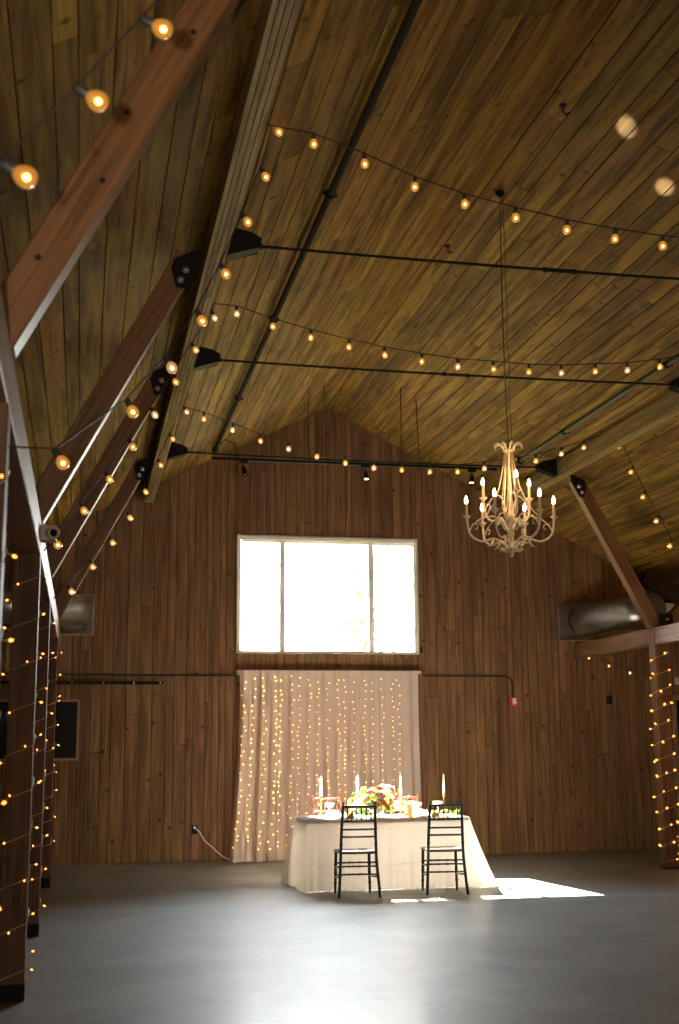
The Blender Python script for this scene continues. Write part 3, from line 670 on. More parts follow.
for key, (A, B, pts) in STR.items():
    A = Vector(A); B = Vector(B); P = [Vector(p) for p in pts]
    ax = Vector((0, 0, 1))
    if key.startswith('down'): ax = Vector((-.55 if key != 'down_r' else .5, .1, 1)).normalized()
    if key == 'down_near': ax = Vector((-.95, .1, .55)).normalized()
    sc = {'cross_near': 1.04, 'cross_middle': 1.08, 'cross_far': 1.18, 'down_near': .98, 'down_a': 1.02, 'down_b': 1.06, 'down_c': 1.10, 'down_r': 1.15, 'aisle': .95}[key]
    root = empty('festoon_string', A); tag(root, SLAB[key], 'string lights', 'festoon strings of amber globe bulbs')
    W_ = [p+ax*.066*sc for p in P]; line = [A]+W_
    if key == 'down_near': line = [A, W_[0]+(W_[0]-W_[1])*2.2]+W_+[W_[-1]+(W_[-1]-W_[-2])*.9]
    elif key == 'cross_near':
        sag = []
        q = W_[-1]
        for i in range(1, 8):
            x = q.x+(B.x-q.x)*i/8; t = (x-A.x)/(B.x-A.x); z = 4.68+(.50)*((t-.52)/.48)**2; sag.append(Vector((x, 6.87, z)))
        ext = [Vector((s.x, s.y, s.z-.066)) for s in sag]; line += sag+[B]; P = P+ext
    elif key == 'cross_middle':
        ext = [Vector((1.93, 10, 4.93)), Vector((2.24, 10, 5.02))]; line += [e+Vector((0, 0, .07)) for e in ext]+[B]; P = P+ext
    elif key == 'aisle':
        ext = [Vector((5.3, 16.84, 2.40)), Vector((5.7, 16.75, 2.44)), Vector((6.1, 16.66, 2.52))]; line += [e+Vector((0, 0, .06)) for e in ext]+[B]; P = P+ext
    else: line += [B]
    m = MB(); m.tube([p-A for p in line], .0042 if key != 'down_near' else .003, 6); m.build('cord', M['wire'], root)
    for i, p in enumerate(P): put_bulb(root, A, p, ax+Vector((rndb.uniform(-.08, .08), rndb.uniform(-.08, .08), 0)), sc, dim=(rndb.random() < .12))
# guide rope along the near string, up to the roof beam
# ------------------------------------------------------------------ mini lights wound round the posts
mini_me = MB(); mini_me.lathe([(1e-6, -.006), (.006, -.004), (.0085, .004), (.006, .013), (1e-6, .018)], (0, 0, 0), 8); mini_o = None
def wind(k, sg, label, zlo, zhi, pitch, step, phase, seed, bs=1.0):
    global mini_o
    p = posts[(k, sg)]; y = YS[k]+(.08 if (k == 'd' and sg > 0) else 0); x = sg*(PX+PW/2)+(.02 if sg < 0 else 0); e = PW/2+.006; rnd = random.Random(seed)
    root = empty('wound_mini_lights', (x, y, zlo)); tag(root, label, 'string lights', 'mini lights wound round the posts')
    cor = [(-e, -e), (e, -e), (e, e), (-e, e)]; per = 8*e
    def at(s_, out=0.0):
        t = (s_/per) % 1.0*4; i = int(t) % 4; f = t-int(t); a = cor[i]; b = cor[(i+1) % 4]
        nx, ny = [(0, -1), (1, 0), (0, 1), (-1, 0)][i]
        return Vector((a[0]+(b[0]-a[0])*f+nx*out, a[1]+(b[1]-a[1])*f+ny*out, s_/per*pitch))
    tot = (zhi-zlo)/pitch*per; pts = []; n = int(tot/(per/4))
    pts = [at(phase+j*per/4)-Vector((0, 0, phase/per*pitch)) for j in range(n)]
    pts = [at(j*per/4) for j in range(n)]
    m = MB(); m.tube(pts, .0032, 5, cap=False)
    s_ = rnd.uniform(0, step); spots = []
    while s_ < tot-.1:
        c = at(s_, .004); o = at(s_, .022+rnd.uniform(0, .012)); o.z += rnd.uniform(-.012, .02); m.tube([c, o], .003, 5); spots.append((c, o)); s_ += step*rnd.uniform(.75, 1.25)
    m.build('light_wire', M['mini_wire'], root)
    for c, o in spots[:99]:
        if mini_o is None: b = mini_me.build('mini_bulb', M['mini']); mini_o = b
        else: b = mini_o.copy(); C.objects.link(b)
        b.parent = root; q = Vector((0, 0, 1)).rotation_difference((o-c).normalized()); b.matrix_basis = Matrix.Translation(o) @ q.to_matrix().to_4x4() @ Matrix.Scale(bs*rnd.uniform(.85, 1.15), 4)
wind('a', -1, 'string of mini lights on the left post nearest the camera, at the frame edge', .3, 2.72, .30, .20, 0, 1, .8)
wind('b', -1, 'string of mini lights winding around the near left post, glowing on its dark face', .12, 2.72, .27, .20, 0, 2, .8)
wind('c', -1, 'string of mini lights on the middle left post, just right of the near post', .15, 2.72, .26, .20, 0, 3, .85)
wind('d', -1, 'string of mini lights on the farthest left post', .15, 2.72, .26, .20, 0, 5, .9)
wind('d', 1, 'string of mini lights winding around the right post from floor to beam', .08, 2.72, .21, .165, 0, 6, 1.5)

# ------------------------------------------------------------------ chandelier
CX, CY = 0.115, 9.9
root = empty('chandelier', (CX, CY, 3.08)); tag(root, 'whitewashed iron chandelier with two tiers of lit candle bulbs', 'chandelier')
def chp(mb, name, mat, par=None):
    o = mb.build(name, mat); adopt(o, par if par is not None else root) if par is None or par is root else None
    if par is not None and par is not root: o.parent = par
    return o
def cp(r, a, z): return Vector((CX+r*math.cos(a), CY+r*math.sin(a), z))
m = MB(); m.lathe([(1e-6, 3.075), (.012, 3.085), (.022, 3.10), (.012, 3.115), (.04, 3.125), (.075, 3.145), (.05, 3.165), (.028, 3.19), (.022, 3.25), (.032, 3.28), (.018, 3.31), (.014, 3.40), (.030, 3.415), (.036, 3.44), (.020, 3.46), (.012, 3.52), (.011, 3.98), (.03, 3.99), (.045, 4.00), (.045, 4.02), (.02, 4.03), (1e-6, 4.05)], (CX, CY, 0), 14)
for k in range(6):                                                       # leaf cup at the foot
    a = k*PI/3+.2; m.tube([cp(.03, a, 3.15), cp(.07, a, 3.135), cp(.10, a, 3.15), cp(.115, a, 3.14)], [.012, .012, .008, .003], 6)
chp(m, 'stem', M['chand'])
m = MB()
for k in range(8):
    a = k*PI/4; m.tube([cp(.035, a, 4.01), cp(.06, a, 4.05), cp(.095, a, 4.068), cp(.125, a, 4.05), cp(.122, a, 4.025)], [.008, .008, .007, .005, .003], 6)
m.tube([Vector((CX, CY, 4.04))+Vector((.018*math.cos(t), 0, .022*math.sin(t)+.01)) for t in [i*PI/6 for i in range(12)]], .004, 6, closed=True)
chp(m, 'leaf_crown', M['chand'])
for k in range(8):                                                       # slender rods from crown to hub ring
    a = k*PI/4+.3; m = MB(); m.tube([cp(.03, a, 3.995), cp(.055, a, 3.84), cp(.09, a, 3.68), cp(.14, a, 3.55), cp(.20, a, 3.46), cp(.26, a, 3.40)] if k % 2 else [cp(.03, a, 3.995), cp(.05, a, 3.8), cp(.075, a, 3.62), cp(.08, a, 3.50), cp(.04, a, 3.38)], .0048, 6)
    chp(m, 'long_rod', M['chand'])
def spline(P, n=6):
    out = []; Q = [P[0]]+list(P)+[P[-1]]
    for i in range(1, len(Q)-2):
        for j in range(n):
            t = j/n; a, b, c, d = Q[i-1], Q[i], Q[i+1], Q[i+2]
            out.append(.5*((2*b)+(c-a)*t+(2*a-5*b+4*c-d)*t*t+(3*b-a-3*c+d)*t*t*t))
    out.append(P[-1]); return out
def arm(a, r, zc, z0, zlow, small):
    m = MB(); m.tube(spline([cp(.02, a, z0), cp(r*.35, a, zlow+.02), cp(r*.68, a, zlow), cp(r*.93, a, zlow+.06), cp(r, a, zc-.01)]), .0095, 8)
    # scrolls and little leaves
    m.tube(spline([cp(r*.93, a, zlow+.09), cp(r*.86, a, zlow+.15), cp(r*.76, a, zlow+.14), cp(r*.76, a, zlow+.11), cp(r*.81, a, zlow+.105)]), .0045, 6)
    m.tube(spline([cp(r*.12, a, z0+.16), cp(r*.35, a, zlow+.21), cp(r*.7, a, zlow+.19), cp(r*.95, a, zlow+.10)]), .005, 6)
    m.tube([cp(r*.4, a, zlow+.01), cp(r*.47, a+.06, zlow-.035), cp(r*.55, a+.08, zlow-.045)], [.010, .010, .002], 6)
    m.lathe([(.008, -.03), (.014, -.012), (.030, .004), (.036, .012), (.012, .010), (1e-6, .010)], cp(r, a, zc), 12)
    A_ = chp(m, 'candle_arm', M['chand'])
    m = MB(); m.lathe([(.0125, .010), (.0125, .115), (.014, .118), (1e-6, .119)], cp(r, a, zc), 10); o = m.build('candle_sleeve', M['ivory']); o.parent = A_
    m = MB(); m.lathe([(.009, .119), (.0145, .133), (.0155, .146), (.011, .166), (.004, .184), (1e-6, .19)], cp(r, a, zc), 10); o = m.build('candle_bulb', M['candle_flame']); o.parent = A_
for k in range(6): arm(R(-9+60*k), .375, 3.42, 3.15, 3.215, False)
for k in range(3): arm(R(145+120*k), .235, 3.60, 3.30, 3.40, True)
m = MB(); top = roof(CX); zs = [4.06+(top-4.06)*i/20 for i in range(21)]
m.tube([(CX-.012*math.sin(PI*i/20), CY, z) for i, z in enumerate(zs)], .0045, 6); chp(m, 'hanging_cord', M['cord_brown'])
m = MB(); m.tube([(CX+.028+.006*math.sin(i*1.3), CY, z) for i, z in enumerate(zs[:3]+zs[3:])], .0022, 5); chp(m, 'hanging_chain', M['wire'])
m = MB(); m.lathe([(.045, top), (.045, top-.02), (.02, top-.045), (1e-6, top-.05)], (CX, CY, 0), 12); chp(m, 'ceiling_rose', M['steel_black'])
gp = bpy.data.lights.new('chandelier_glow', 'POINT'); go = bpy.data.objects.new('chandelier_glow', gp); C.objects.link(go); go.location = (CX, CY, 3.72); gp.energy = 18; gp.color = (1, .62, .28); gp.shadow_soft_size = .25

# ------------------------------------------------------------------ curtain of sheer voile before a curtain of fairy lights
m = MB(); m.tube([(-1.29, D-.105, 2.552), (1.32, D-.105, 2.552)], .013, 10)
rod = tag(m.build('curtain_rod', M['white_paint']), 'pale curtain rod with round ends under the gable window', 'curtain rod')
for x in (-1.30, 1.33): m = MB(); m.ball((x, D-.105, 2.552), .026, 12, 8); m.build('finial', M['brass'], rod)
for x in (-1.275, 1.305): m = MB(); m.box((x-.01, D-.105, 2.535), (x+.01, D-.001, 2.55)); m.box((x-.02, D-.012, 2.51), (x+.02, D-.001, 2.58)); m.build('rod_bracket', M['white_paint'], rod)
rnd = random.Random(9)
CPH = [rnd.uniform(0, 6.28) for _ in range(8)]; CFR = [38, 23, 61, 11, 95]; CAM_ = [.42, .8, .22, .5, .10]
def cpoint(u, v):
    """a point of the hanging curtain: u across, v from rod to floor"""
    z = 2.566-(2.566-.012)*v; fl = max(0, v-.25)/.75
    x = -1.265+2.55*u-.10*fl**1.4*max(0, 1-u*3)**1.3-.045*fl*max(0, 1-u)+.02*fl*max(0, u-.8)*5
    w = sum(math.sin(CFR[q]*u*PI*(1+.05*math.sin(CPH[q]+u*9))+CPH[q]+(.35*v*math.sin(CPH[q]*3+7*u)))*CAM_[q] for q in range(5))
    x += .012*math.sin(CFR[0]*u*PI+CPH[5])*min(1, v*2)+.014*math.sin(17*u+CPH[6])*v
    y = D-.176-.03*v+(.012+.026*min(1, v*3))*w*1.1-.17*fl**2.2*(.45+.55*max(0, 1-u*2.2))-.05*max(0, v-.93)/.07
    if y > D-.125: y = D-.125+(y-(D-.125))*.15
    return Vector((x, y, z))
def curtain():
    NU, NV = 560, 46; vs = [cpoint(i/NU, j/NV) for j in range(NV+1) for i in range(NU+1)]
    m = MB(); m.add(vs, [(j*(NU+1)+i, j*(NU+1)+i+1, (j+1)*(NU+1)+i+1, (j+1)*(NU+1)+i) for j in range(NV) for i in range(NU)], 0, True); return m
cu = tag(curtain().build('sheer_curtain', M['sheer']), 'long blush sheer curtain under the window, pooling on the floor behind the table', 'curtain')
m = MB(); m.box((-1.262, D-.163, 2.515), (1.285, D-.130, 2.5155)); m.box((-1.262, D-.168, 2.50), (1.285, D-.1675, 2.57)); m.build('header_band', M['sheer'], cu)
root = empty('fairy_light_curtain', (0, D-.034, 2.49)); tag(root, 'strands of golden fairy lights glowing through the sheer curtain', 'fairy lights')
rnd = random.Random(31); fb = MB(); fb.ball((0, 0, 0), .0075, 8, 6); fairy = fb.build('fairy_bulb', M['fairy']); used = False; cnt = 0; rest = MB()
ORG = Vector((0, D-.034, 2.49))
mt = MB(); mt.tube([cpoint(.015+.885*i/60, .02)+Vector((0, .012, 0))-ORG for i in range(61)], .002, 5); mt.build('top_wire', M['fairy_wire'], root)
for k in range(18):
    u0 = .03+k*.0505+rnd.uniform(-.008, .008); n_ = 46; us = []; uu = u0
    for i in range(n_+1): uu = u0+(uu-u0)*.7+rnd.uniform(-.004, .004); us.append(uu)
    vmax = rnd.uniform(.93, .965)
    m = MB(); m.tube([cpoint(us[i], .02+(vmax-.02)*i/n_)+Vector((0, .003, 0))-ORG for i in range(n_+1)], .0009, 4); st = m.build('light_strand', M['fairy_wire'], root)
    v = .03+rnd.uniform(0, .04)
    while v < vmax:
        i = min(n_, int((v-.02)/(vmax-.02)*n_)); p = cpoint(us[i]+rnd.uniform(-.008, .008), v)+Vector((0, -.003, 0))-ORG
        sc = rnd.uniform(.6, 1.1)*(1.15 if u0 < .27 else .9)
        if cnt < 99 and rnd.random() < .30:
            b = fairy if not used else fairy.copy()
            if used: C.objects.link(b)
            used = True; b.parent = st; b.matrix_basis = Matrix.Translation(p) @ Matrix.Scale(sc, 4); cnt += 1
        else: rest.ball(p, .0075*sc, 6, 4)
        v += rnd.choice((.022, .03, .036, .045, .055))
pcd = cord_mb.build('power_cord', M['white_cord']); adopt(pcd, root)
tag(rest.build('fairy_bulbs', M['fairy'], root), kind='stuff')

# ------------------------------------------------------------------ table with a long cloth
TX0, TX1, TY0, TY1, TZ = -1.00, .82, 13.54, 14.30, .738
root = empty('folding_table', ((TX0+TX1)/2, (TY0+TY1)/2, 0)); tag(root, 'long rectangular table hidden under the ivory cloth', 'table')
def tp(mb, name, mat): o = mb.build(name, mat); adopt(o, root); return o
m = MB(); m.box((TX0+.004, TY0+.004, TZ-.042), (TX1-.004, TY1-.004, TZ-.003)); tp(m, 'tabletop', M['ply'])
for x in (TX0+.25, TX1-.25):
    m = MB(); m.tube([(x, TY0+.08, TZ-.045), (x, TY0+.08, .012), (x, TY1-.08, .012), (x, TY1-.08, TZ-.045)], .013, 8); m.tube([(x, TY0+.08, .35), (x, TY1-.08, .35)], .010, 8); tp(m, 'leg_frame', M['bolt'])
def cloth():
    m = MB(); rnd = random.Random(2); per = []
    def side(a, b, n, nrm, tagn):
        for i in range(n):
            t = i/n; per.append((Vector(a).lerp(Vector(b), t), Vector(nrm), tagn, t))
    c = .012
    side((TX0+c, TY0, 0), (TX1-c, TY0, 0), 130, (0, -1, 0), 'f'); side((TX1-c, TY0, 0), (TX1, TY0+c, 0), 6, (.7, -.7, 0), 'fr')
    side((TX1, TY0+c, 0), (TX1, TY1-c, 0), 60, (1, 0, 0), 'r'); side((TX1, TY1-c, 0), (TX1-c, TY1, 0), 6, (.7, .7, 0), 'br')
    side((TX1-c, TY1, 0), (TX0+c, TY1, 0), 120, (0, 1, 0), 'b'); side((TX0+c, TY1, 0), (TX0, TY1-c, 0), 6, (-.7, .7, 0), 'bl')
    side((TX0, TY1-c, 0), (TX0, TY0+c, 0), 60, (-1, 0, 0), 'l'); side((TX0, TY0+c, 0), (TX0+c, TY0, 0), 6, (-.7, -.7, 0), 'fl')
    n = len(per); NV = 22; vs = []
    corner = {'fr': Vector((.22, -.05, 0)), 'br': Vector((.15, .12, 0)), 'bl': Vector((-.08, .10, 0)), 'fl': Vector((-.01, -.05, 0))}
    order = ['fr', 'br', 'bl', 'fl']; cpos = {'fr': (TX1, TY0), 'br': (TX1, TY1), 'bl': (TX0, TY1), 'fl': (TX0, TY0)}
    for j in range(NV+1):
        v = j/NV; z = TZ+.004-(TZ-.004)*v
        for i, (p, nr, tg, t) in enumerate(per):
            off = Vector((0, 0, 0)); wsum = 0
            for k in order:
                d = math.hypot(p.x-cpos[k][0], p.y-cpos[k][1]); w = math.exp(-(d/.16)**2); off += corner[k]*w; wsum += w
            s_ = i/n*2*PI
            side_m = min(1, wsum+ (.35 if tg in 'lr' else .16))
            fold = (math.sin(s_*23+1)+.7*math.sin(s_*41+2.2)+.5*math.sin(s_*67))*.026*side_m
            base = .012 if tg in 'fb' else .045
            q = p+nr*(.003+base*v+fold*v**1.1)+off*v**1.15
            if tg == 'f': q += Vector((0, -1, 0))*.006*math.sin(t*9+v*4)*v
            if v > .97: q += nr*.012*math.sin(s_*90)
            vs.append((q.x, q.y, z if v < .999 else .004+.003*math.sin(s_*60)))
    fs = [(j*n+i, (j+1)*n+i, (j+1)*n+(i+1) % n, j*n+(i+1) % n) for j in range(NV) for i in range(n)]
    fs.append(tuple(range(n)))
    m.add(vs, fs, 0, True); return m
tc_ = tag(cloth().build('tablecloth', M['cloth']), 'ivory tablecloth draped to the floor over the long table', 'tablecloth')
m = MB(); m.tube([(TX0+.08, TY0-.018, .262), (-.2, TY0-.022, .258), (.3, TY0-.024, .272), (TX1-.02, TY0-.026, .268)], .0022, 4); m.build('fold_crease', M['linen'], tc_)

# ------------------------------------------------------------------ chiavari chairs
def chair(label, mats, loc, rz, name='chiavari_chair'):
    frame, seat = mats; root = empty(name, loc, rz); tag(root, label, 'chair')
    def ring(m, p, d, r): m.tube([p-d*.007, p-d*.004, p+d*.004, p+d*.007], [r*.8, r*1.35, r*1.35, r*.8], 8, cap=False)
    # seat faces +y, back at -y; local origin at floor centre
    m = MB(); prof = []
    pts = [(-.185, -.185), (.185, -.185), (.205, .195), (-.205, .195)]
    n = 8; loop = []
    for i, (x, y) in enumerate(pts):
        px, py = pts[i-1]; nx, ny = pts[(i+1) % 4]; a = Vector((px-x, py-y)).normalized()*.045; b = Vector((nx-x, ny-y)).normalized()*.045
        for k in range(n+1):
            t = k/n; P = Vector((x, y)); q = (P+a)*(1-t)**2+P*2*t*(1-t)+(P+b)*t*t; loop.append(q)
    N = len(loop); vs = []
    for s_, z in ((.96, .425), (1.0, .432), (1.0, .445), (.97, .452), (.86, .453), (.80, .447)): vs += [(q.x*s_, q.y*s_, z) for q in loop]
    fs = [(j*N+i, j*N+(i+1) % N, (j+1)*N+(i+1) % N, (j+1)*N+i) for j in range(5) for i in range(N)]+[tuple(range(N))[::-1], tuple(5*N+i for i in range(N))]
    m.add(vs, fs, 0, True); m.build('seat', seat, root)
    for s_ in (-1, 1):                                                    # rear leg runs on into the back post
        m = MB(); path = [(s_*.215, -.245, 0), (s_*.205, -.225, .12), (s_*.192, -.20, .30), (s_*.185, -.192, .44), (s_*.180, -.20, .60), (s_*.174, -.222, .76), (s_*.168, -.25, .905), (s_*.167, -.254, .925)]
        P = spline([Vector(p) for p in path], 4); m.tube(P, [.0155]*(len(P)-1)+[.008], 8)
        for z in (.09, .20, .33, .52, .68, .84):
            q = min(P, key=lambda w: abs(w.z-z)); ring(m, q, Vector((0, 0, 1)), .0155)
        m.lathe([(.008, 0), (.016, .008), (.013, .02), (1e-6, .026)], P[-1], 8); m.build('rear_leg', frame, root)
        m = MB(); a = Vector((s_*.178, .165, .425)); b = Vector((s_*.186, .180, 0)); m.tube([a, a.lerp(b, .5), b], [.0165, .0155, .012], 8)
        for t in (.3, .5, .75): ring(m, a.lerp(b, t), Vector((0, 0, 1)), .0155)
        m.build('front_leg', frame, root)
        for z in (.20, .30):
            m = MB(); p0 = Vector((s_*.200, -.212, z)); p1 = Vector((s_*.183, .172, z-.03)); m.tube([p0, p1], .0085, 6); m.build('side_stretcher', frame, root)
    for y, zs_ in ((-.205, (.345, .305, .225)), (.172, (.31, .27, .19))):
        for z in zs_:
            m = MB(); hw = .196 if y < 0 else .182; m.tube([(-hw, y, z), (-hw*.5, y, z), (hw*.5, y, z), (hw, y, z)], .0085, 6)
            for x in (-hw*.5, 0, hw*.5): ring(m, Vector((x, y, z)), Vector((1, 0, 0)), .0088)
            m.build('stretcher', frame, root)
    def backy(z): return {.905: -.25, .76: -.222, .675: -.210, .60: -.200}[z]
    for z, w, r_ in ((.905, .168, .013), (.76, .174, .012), (.675, .177, .0105), (.60, .180, .0105)):
        m = MB(); m.tube([(-w, backy(z), z), (-w*.4, backy(z)-.012, z), (w*.4, backy(z)-.012, z), (w, backy(z), z)], r_, 8); m.build('back_rail', frame, root)
    for k in range(6):
        x = -.122+k*.0488; m = MB(); y0, y1 = -.23, -.26; a = Vector((x*1.03, y0, .765)); b = Vector((x, y1, .90)); m.tube([a, b], .0072, 6); ring(m, a.lerp(b, .5), Vector((0, 0, 1)), .0074); m.build('spindle', frame, root)
    return root
chair('dark lacquered bamboo-style chair in front of the table, left one', (M['chair_dark'], M['seat']), (-.56, 13.14, 0), R(-2))
chair('dark lacquered bamboo-style chair in front of the table, right one beside the sun patch', (M['chair_dark'], M['seat']), (.39, 13.16, 0), R(-5))
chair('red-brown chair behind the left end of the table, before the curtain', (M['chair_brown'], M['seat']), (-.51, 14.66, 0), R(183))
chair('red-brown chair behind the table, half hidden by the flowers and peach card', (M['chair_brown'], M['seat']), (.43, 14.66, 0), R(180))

# ------------------------------------------------------------------ on the table
ZC = TZ+.0045
def candle(x, y, zt, hs, label):
    root = empty('brass_candlestick', (x, y, ZC)); tag(root, label, 'candlestick', 'candlesticks along the table')
    m = MB(); m.lathe([(.045, 0), (.047, .004), (.040, .009), (.014, .016), (.007, .03), (.0055, hs*.45), (.011, hs*.5), (.0055, hs*.55), (.006, hs-.05), (.010, hs-.035), (.015, hs-.025), (.013, hs), (1e-6, hs)], (0, 0, 0), 14); m.build('stick', M['brass'], root)
    h = zt-ZC; t = tag(MBt(x, y, hs, h).build('taper_candle', M['wax']), label.replace('brass candlestick', 'ivory taper'), 'candle', 'ivory tapers along the table')
def MBt(x, y, hs, h):
    m = MB(); m.lathe([(.0125, hs+.001), (.0125, hs+.03), (.0105, h-.012), (.006, h-.003), (1e-6, h)], (x, y, ZC), 12); m.tube([(x, y, ZC+h-.002), (x+.002, y, ZC+h+.012)], .0012, 5); return m
candle(-.735, 14.13, 1.178, .22, 'brass candlestick at the left end of the table, by the red-brown chair')
candle(-.315, 14.13, 1.182, .22, 'brass candlestick just left of the flowers')
candle(.190, 14.13, 1.178, .22, 'brass candlestick just right of the flowers')
candle(.580, 13.71, 1.208, .26, 'brass candlestick at the right end of the table, tallest in view')

def coupe(x, y, label):
    root = empty('coupe_glass', (x, y, ZC)); tag(root, label, 'glass', 'coupe glasses on the table')
    m = MB(); m.lathe([(.034, 0), (.034, .002), (.006, .006), (.004, .012), (.004, .095), (.008, .102), (.035, .115), (.050, .135), (.053, .155), (.051, .155), (.047, .136), (.033, .118), (1e-6, .108)], (0, 0, 0), 20); m.build('bowl', M['crystal'], root)
    m = MB(); m.lathe([(1e-6, .110), (.033, .1185), (.047, .137), (.0485, .142), (1e-6, .142)], (0, 0, 0), 16); m.build('white_drink', M['ceramic'], root)
coupe(-.67, 13.98, 'coupe glass with a pale drink left, before the red-brown chair')
coupe(.575, 13.95, 'coupe glass with a pale drink right, seen through the right chair back')
coupe(-.40, 13.71, 'coupe glass with a pale drink beside the left front place setting')
coupe(.28, 13.75, 'coupe glass with a pale drink beside the right front place setting')

def votive(x, y, label):
    m = MB(); m.lathe([(.022, 0), (.034, .006), (.040, .03), (.036, .055), (.033, .055), (.036, .03), (.030, .010), (1e-6, .010)], (x, y, ZC), 16); v = tag(m.build('votive_holder', M['amber_glass']), label, 'votive', 'amber votives')
    m = MB(); m.lathe([(.026, .0105), (.026, .03), (1e-6, .031)], (x, y, ZC), 12); m.build('wax', M['wax'], v)
votive(-.515, 13.56, 'amber votive seen through the back of the left front chair')
votive(.430, 13.56, 'amber votive seen through the back of the right front chair')
votive(-.05, 14.11, 'amber votive behind the flower bowl')

def setting(x, y, rz, who):
    root = empty('dinner_plate', (x, y, ZC), rz); tag(root, 'white dinner plate '+who, 'plate', 'place settings')
    m = MB(); m.lathe([(.07, 0), (.075, .002), (.130, .014), (.132, .017), (.085, .008), (1e-6, .006)], (0, 0, 0), 28); m.build('plate_body', M['ceramic'], root)
    m = MB(); m.lathe([(.1315, .0165), (.133, .0175), (.1315, .0185), (.129, .0175)], (0, 0, 0), 28); m.build('gold_rim', M['brass'], root)
    m = MB(); vs = []; NU, NV = 16, 10
    for j in range(NV+1):
        for i in range(NU+1):
            u = i/NU; v = j/NV; wd = .045+.05*abs(v-.45)**1.2*1.6
            vs.append(((u-.5)*2*wd, (v-.5)*.22, .026+.022*abs(math.sin(u*PI*4))*(.4+abs(v-.45))+.012*math.sin(v*5)))
    m.add(vs, [(j*(NU+1)+i, j*(NU+1)+i+1, (j+1)*(NU+1)+i+1, (j+1)*(NU+1)+i) for j in range(NV) for i in range(NU)], 0, True)
    m.tube([(.0+.05*math.cos(t), -.012, .042+.024*math.sin(t)) for t in [k*PI/8 for k in range(16)]], .004, 6, closed=True)
    nap = m.build('napkin', M['linen']); nap.matrix_world = Matrix.Translation((x, y, ZC)) @ Matrix.Rotation(rz, 4, 'Z'); tag(nap, 'gathered white napkin lying on the plate '+who, 'napkin', 'white napkins on the plates')
    for dx, kind in ((-.165, 'fork'), (.160, 'knife'), (.185, 'spoon')):
        m = MB()
        if kind == 'fork':
            m.tube([(0, -.10, .003), (0, .02, .003), (0, .05, .006)], [.005, .003, .006], 6)
            for k in (-.007, -.0023, .0023, .007): m.tube([(k, .05, .006), (k, .095, .007)], .0016, 5)
        elif kind == 'knife': m.tube([(0, -.10, .004), (0, .0, .004)], .005, 6); m.box((-.001, 0, .002), (.014, .10, .004))
        else: m.tube([(0, -.10, .003), (0, .05, .003)], .003, 6); m.ball((0, .07, .006), .016, 10, 6, sz=.3)
        o = m.build(kind, M['brass']); o.matrix_world = Matrix.Translation((x, y, ZC)) @ Matrix.Rotation(rz, 4, 'Z') @ Matrix.Translation((dx, 0, 0))
        tag(o, 'gold %s beside the plate %s' % (kind, who), 'cutlery', 'gold cutlery')
setting(-.56, 13.72, 0, 'at the left front seat'); setting(.36, 13.72, R(-3), 'at the right front seat')
setting(-.58, 14.14, PI, 'at the left rear seat'); setting(.42, 14.14, PI, 'at the right rear seat')

# peach menu card standing beside the flowers
root = tag(empty('menu_card', (.165, 13.65, ZC), R(-6)), 'peach card standing right of the flowers', 'card')
m = MB(); m.prism([(-.063, 0, 0), (.063, 0, 0), (.063, .018, .178), (-.063, .018, .178)], (0, .003, 0)); m.prism([(-.03, .05, 0), (.03, .05, 0), (.03, .021, .15), (-.03, .021, .15)], (0, .002, 0)); m.build('card_sheet', M['card'], root)
m = MB()
for z, w in ((.14, .035), (.115, .02), (.09, .03), (.07, .024), (.05, .028)):
    y = .018*z/.178-.0006; m.box((-w, y-.0003, z-.0025), (w, y, z+.0025))
m.build('printed_lines', M['ink'], root)

# gauze runner and greenery along the table
m = MB(); vs = []; NU, NV = 110, 12; rnd = random.Random(8)
for i in range(NU+1):
    for j in range(NV+1):
        u = i/NU; v = j/NV; x = TX0+.22+1.45*u; y = 13.87+.02*math.sin(u*7)+(v-.5)*(.13+.02*math.sin(u*23))
        vs.append((x, y, ZC+.004+.010*(1+math.sin(v*19+u*31))*(.5+.5*math.sin(u*17+v*3)**2)))
m.add(vs, [(i*(NV+1)+j, (i+1)*(NV+1)+j, (i+1)*(NV+1)+j+1, i*(NV+1)+j+1) for i in range(NU) for j in range(NV)], 0, True)
tag(m.build('gauze_runner', fabric('gauze_runner_cloth', (.86, .84, .78), .4, .15)), 'crumpled pale gauze runner along the middle of the table', 'table runner')

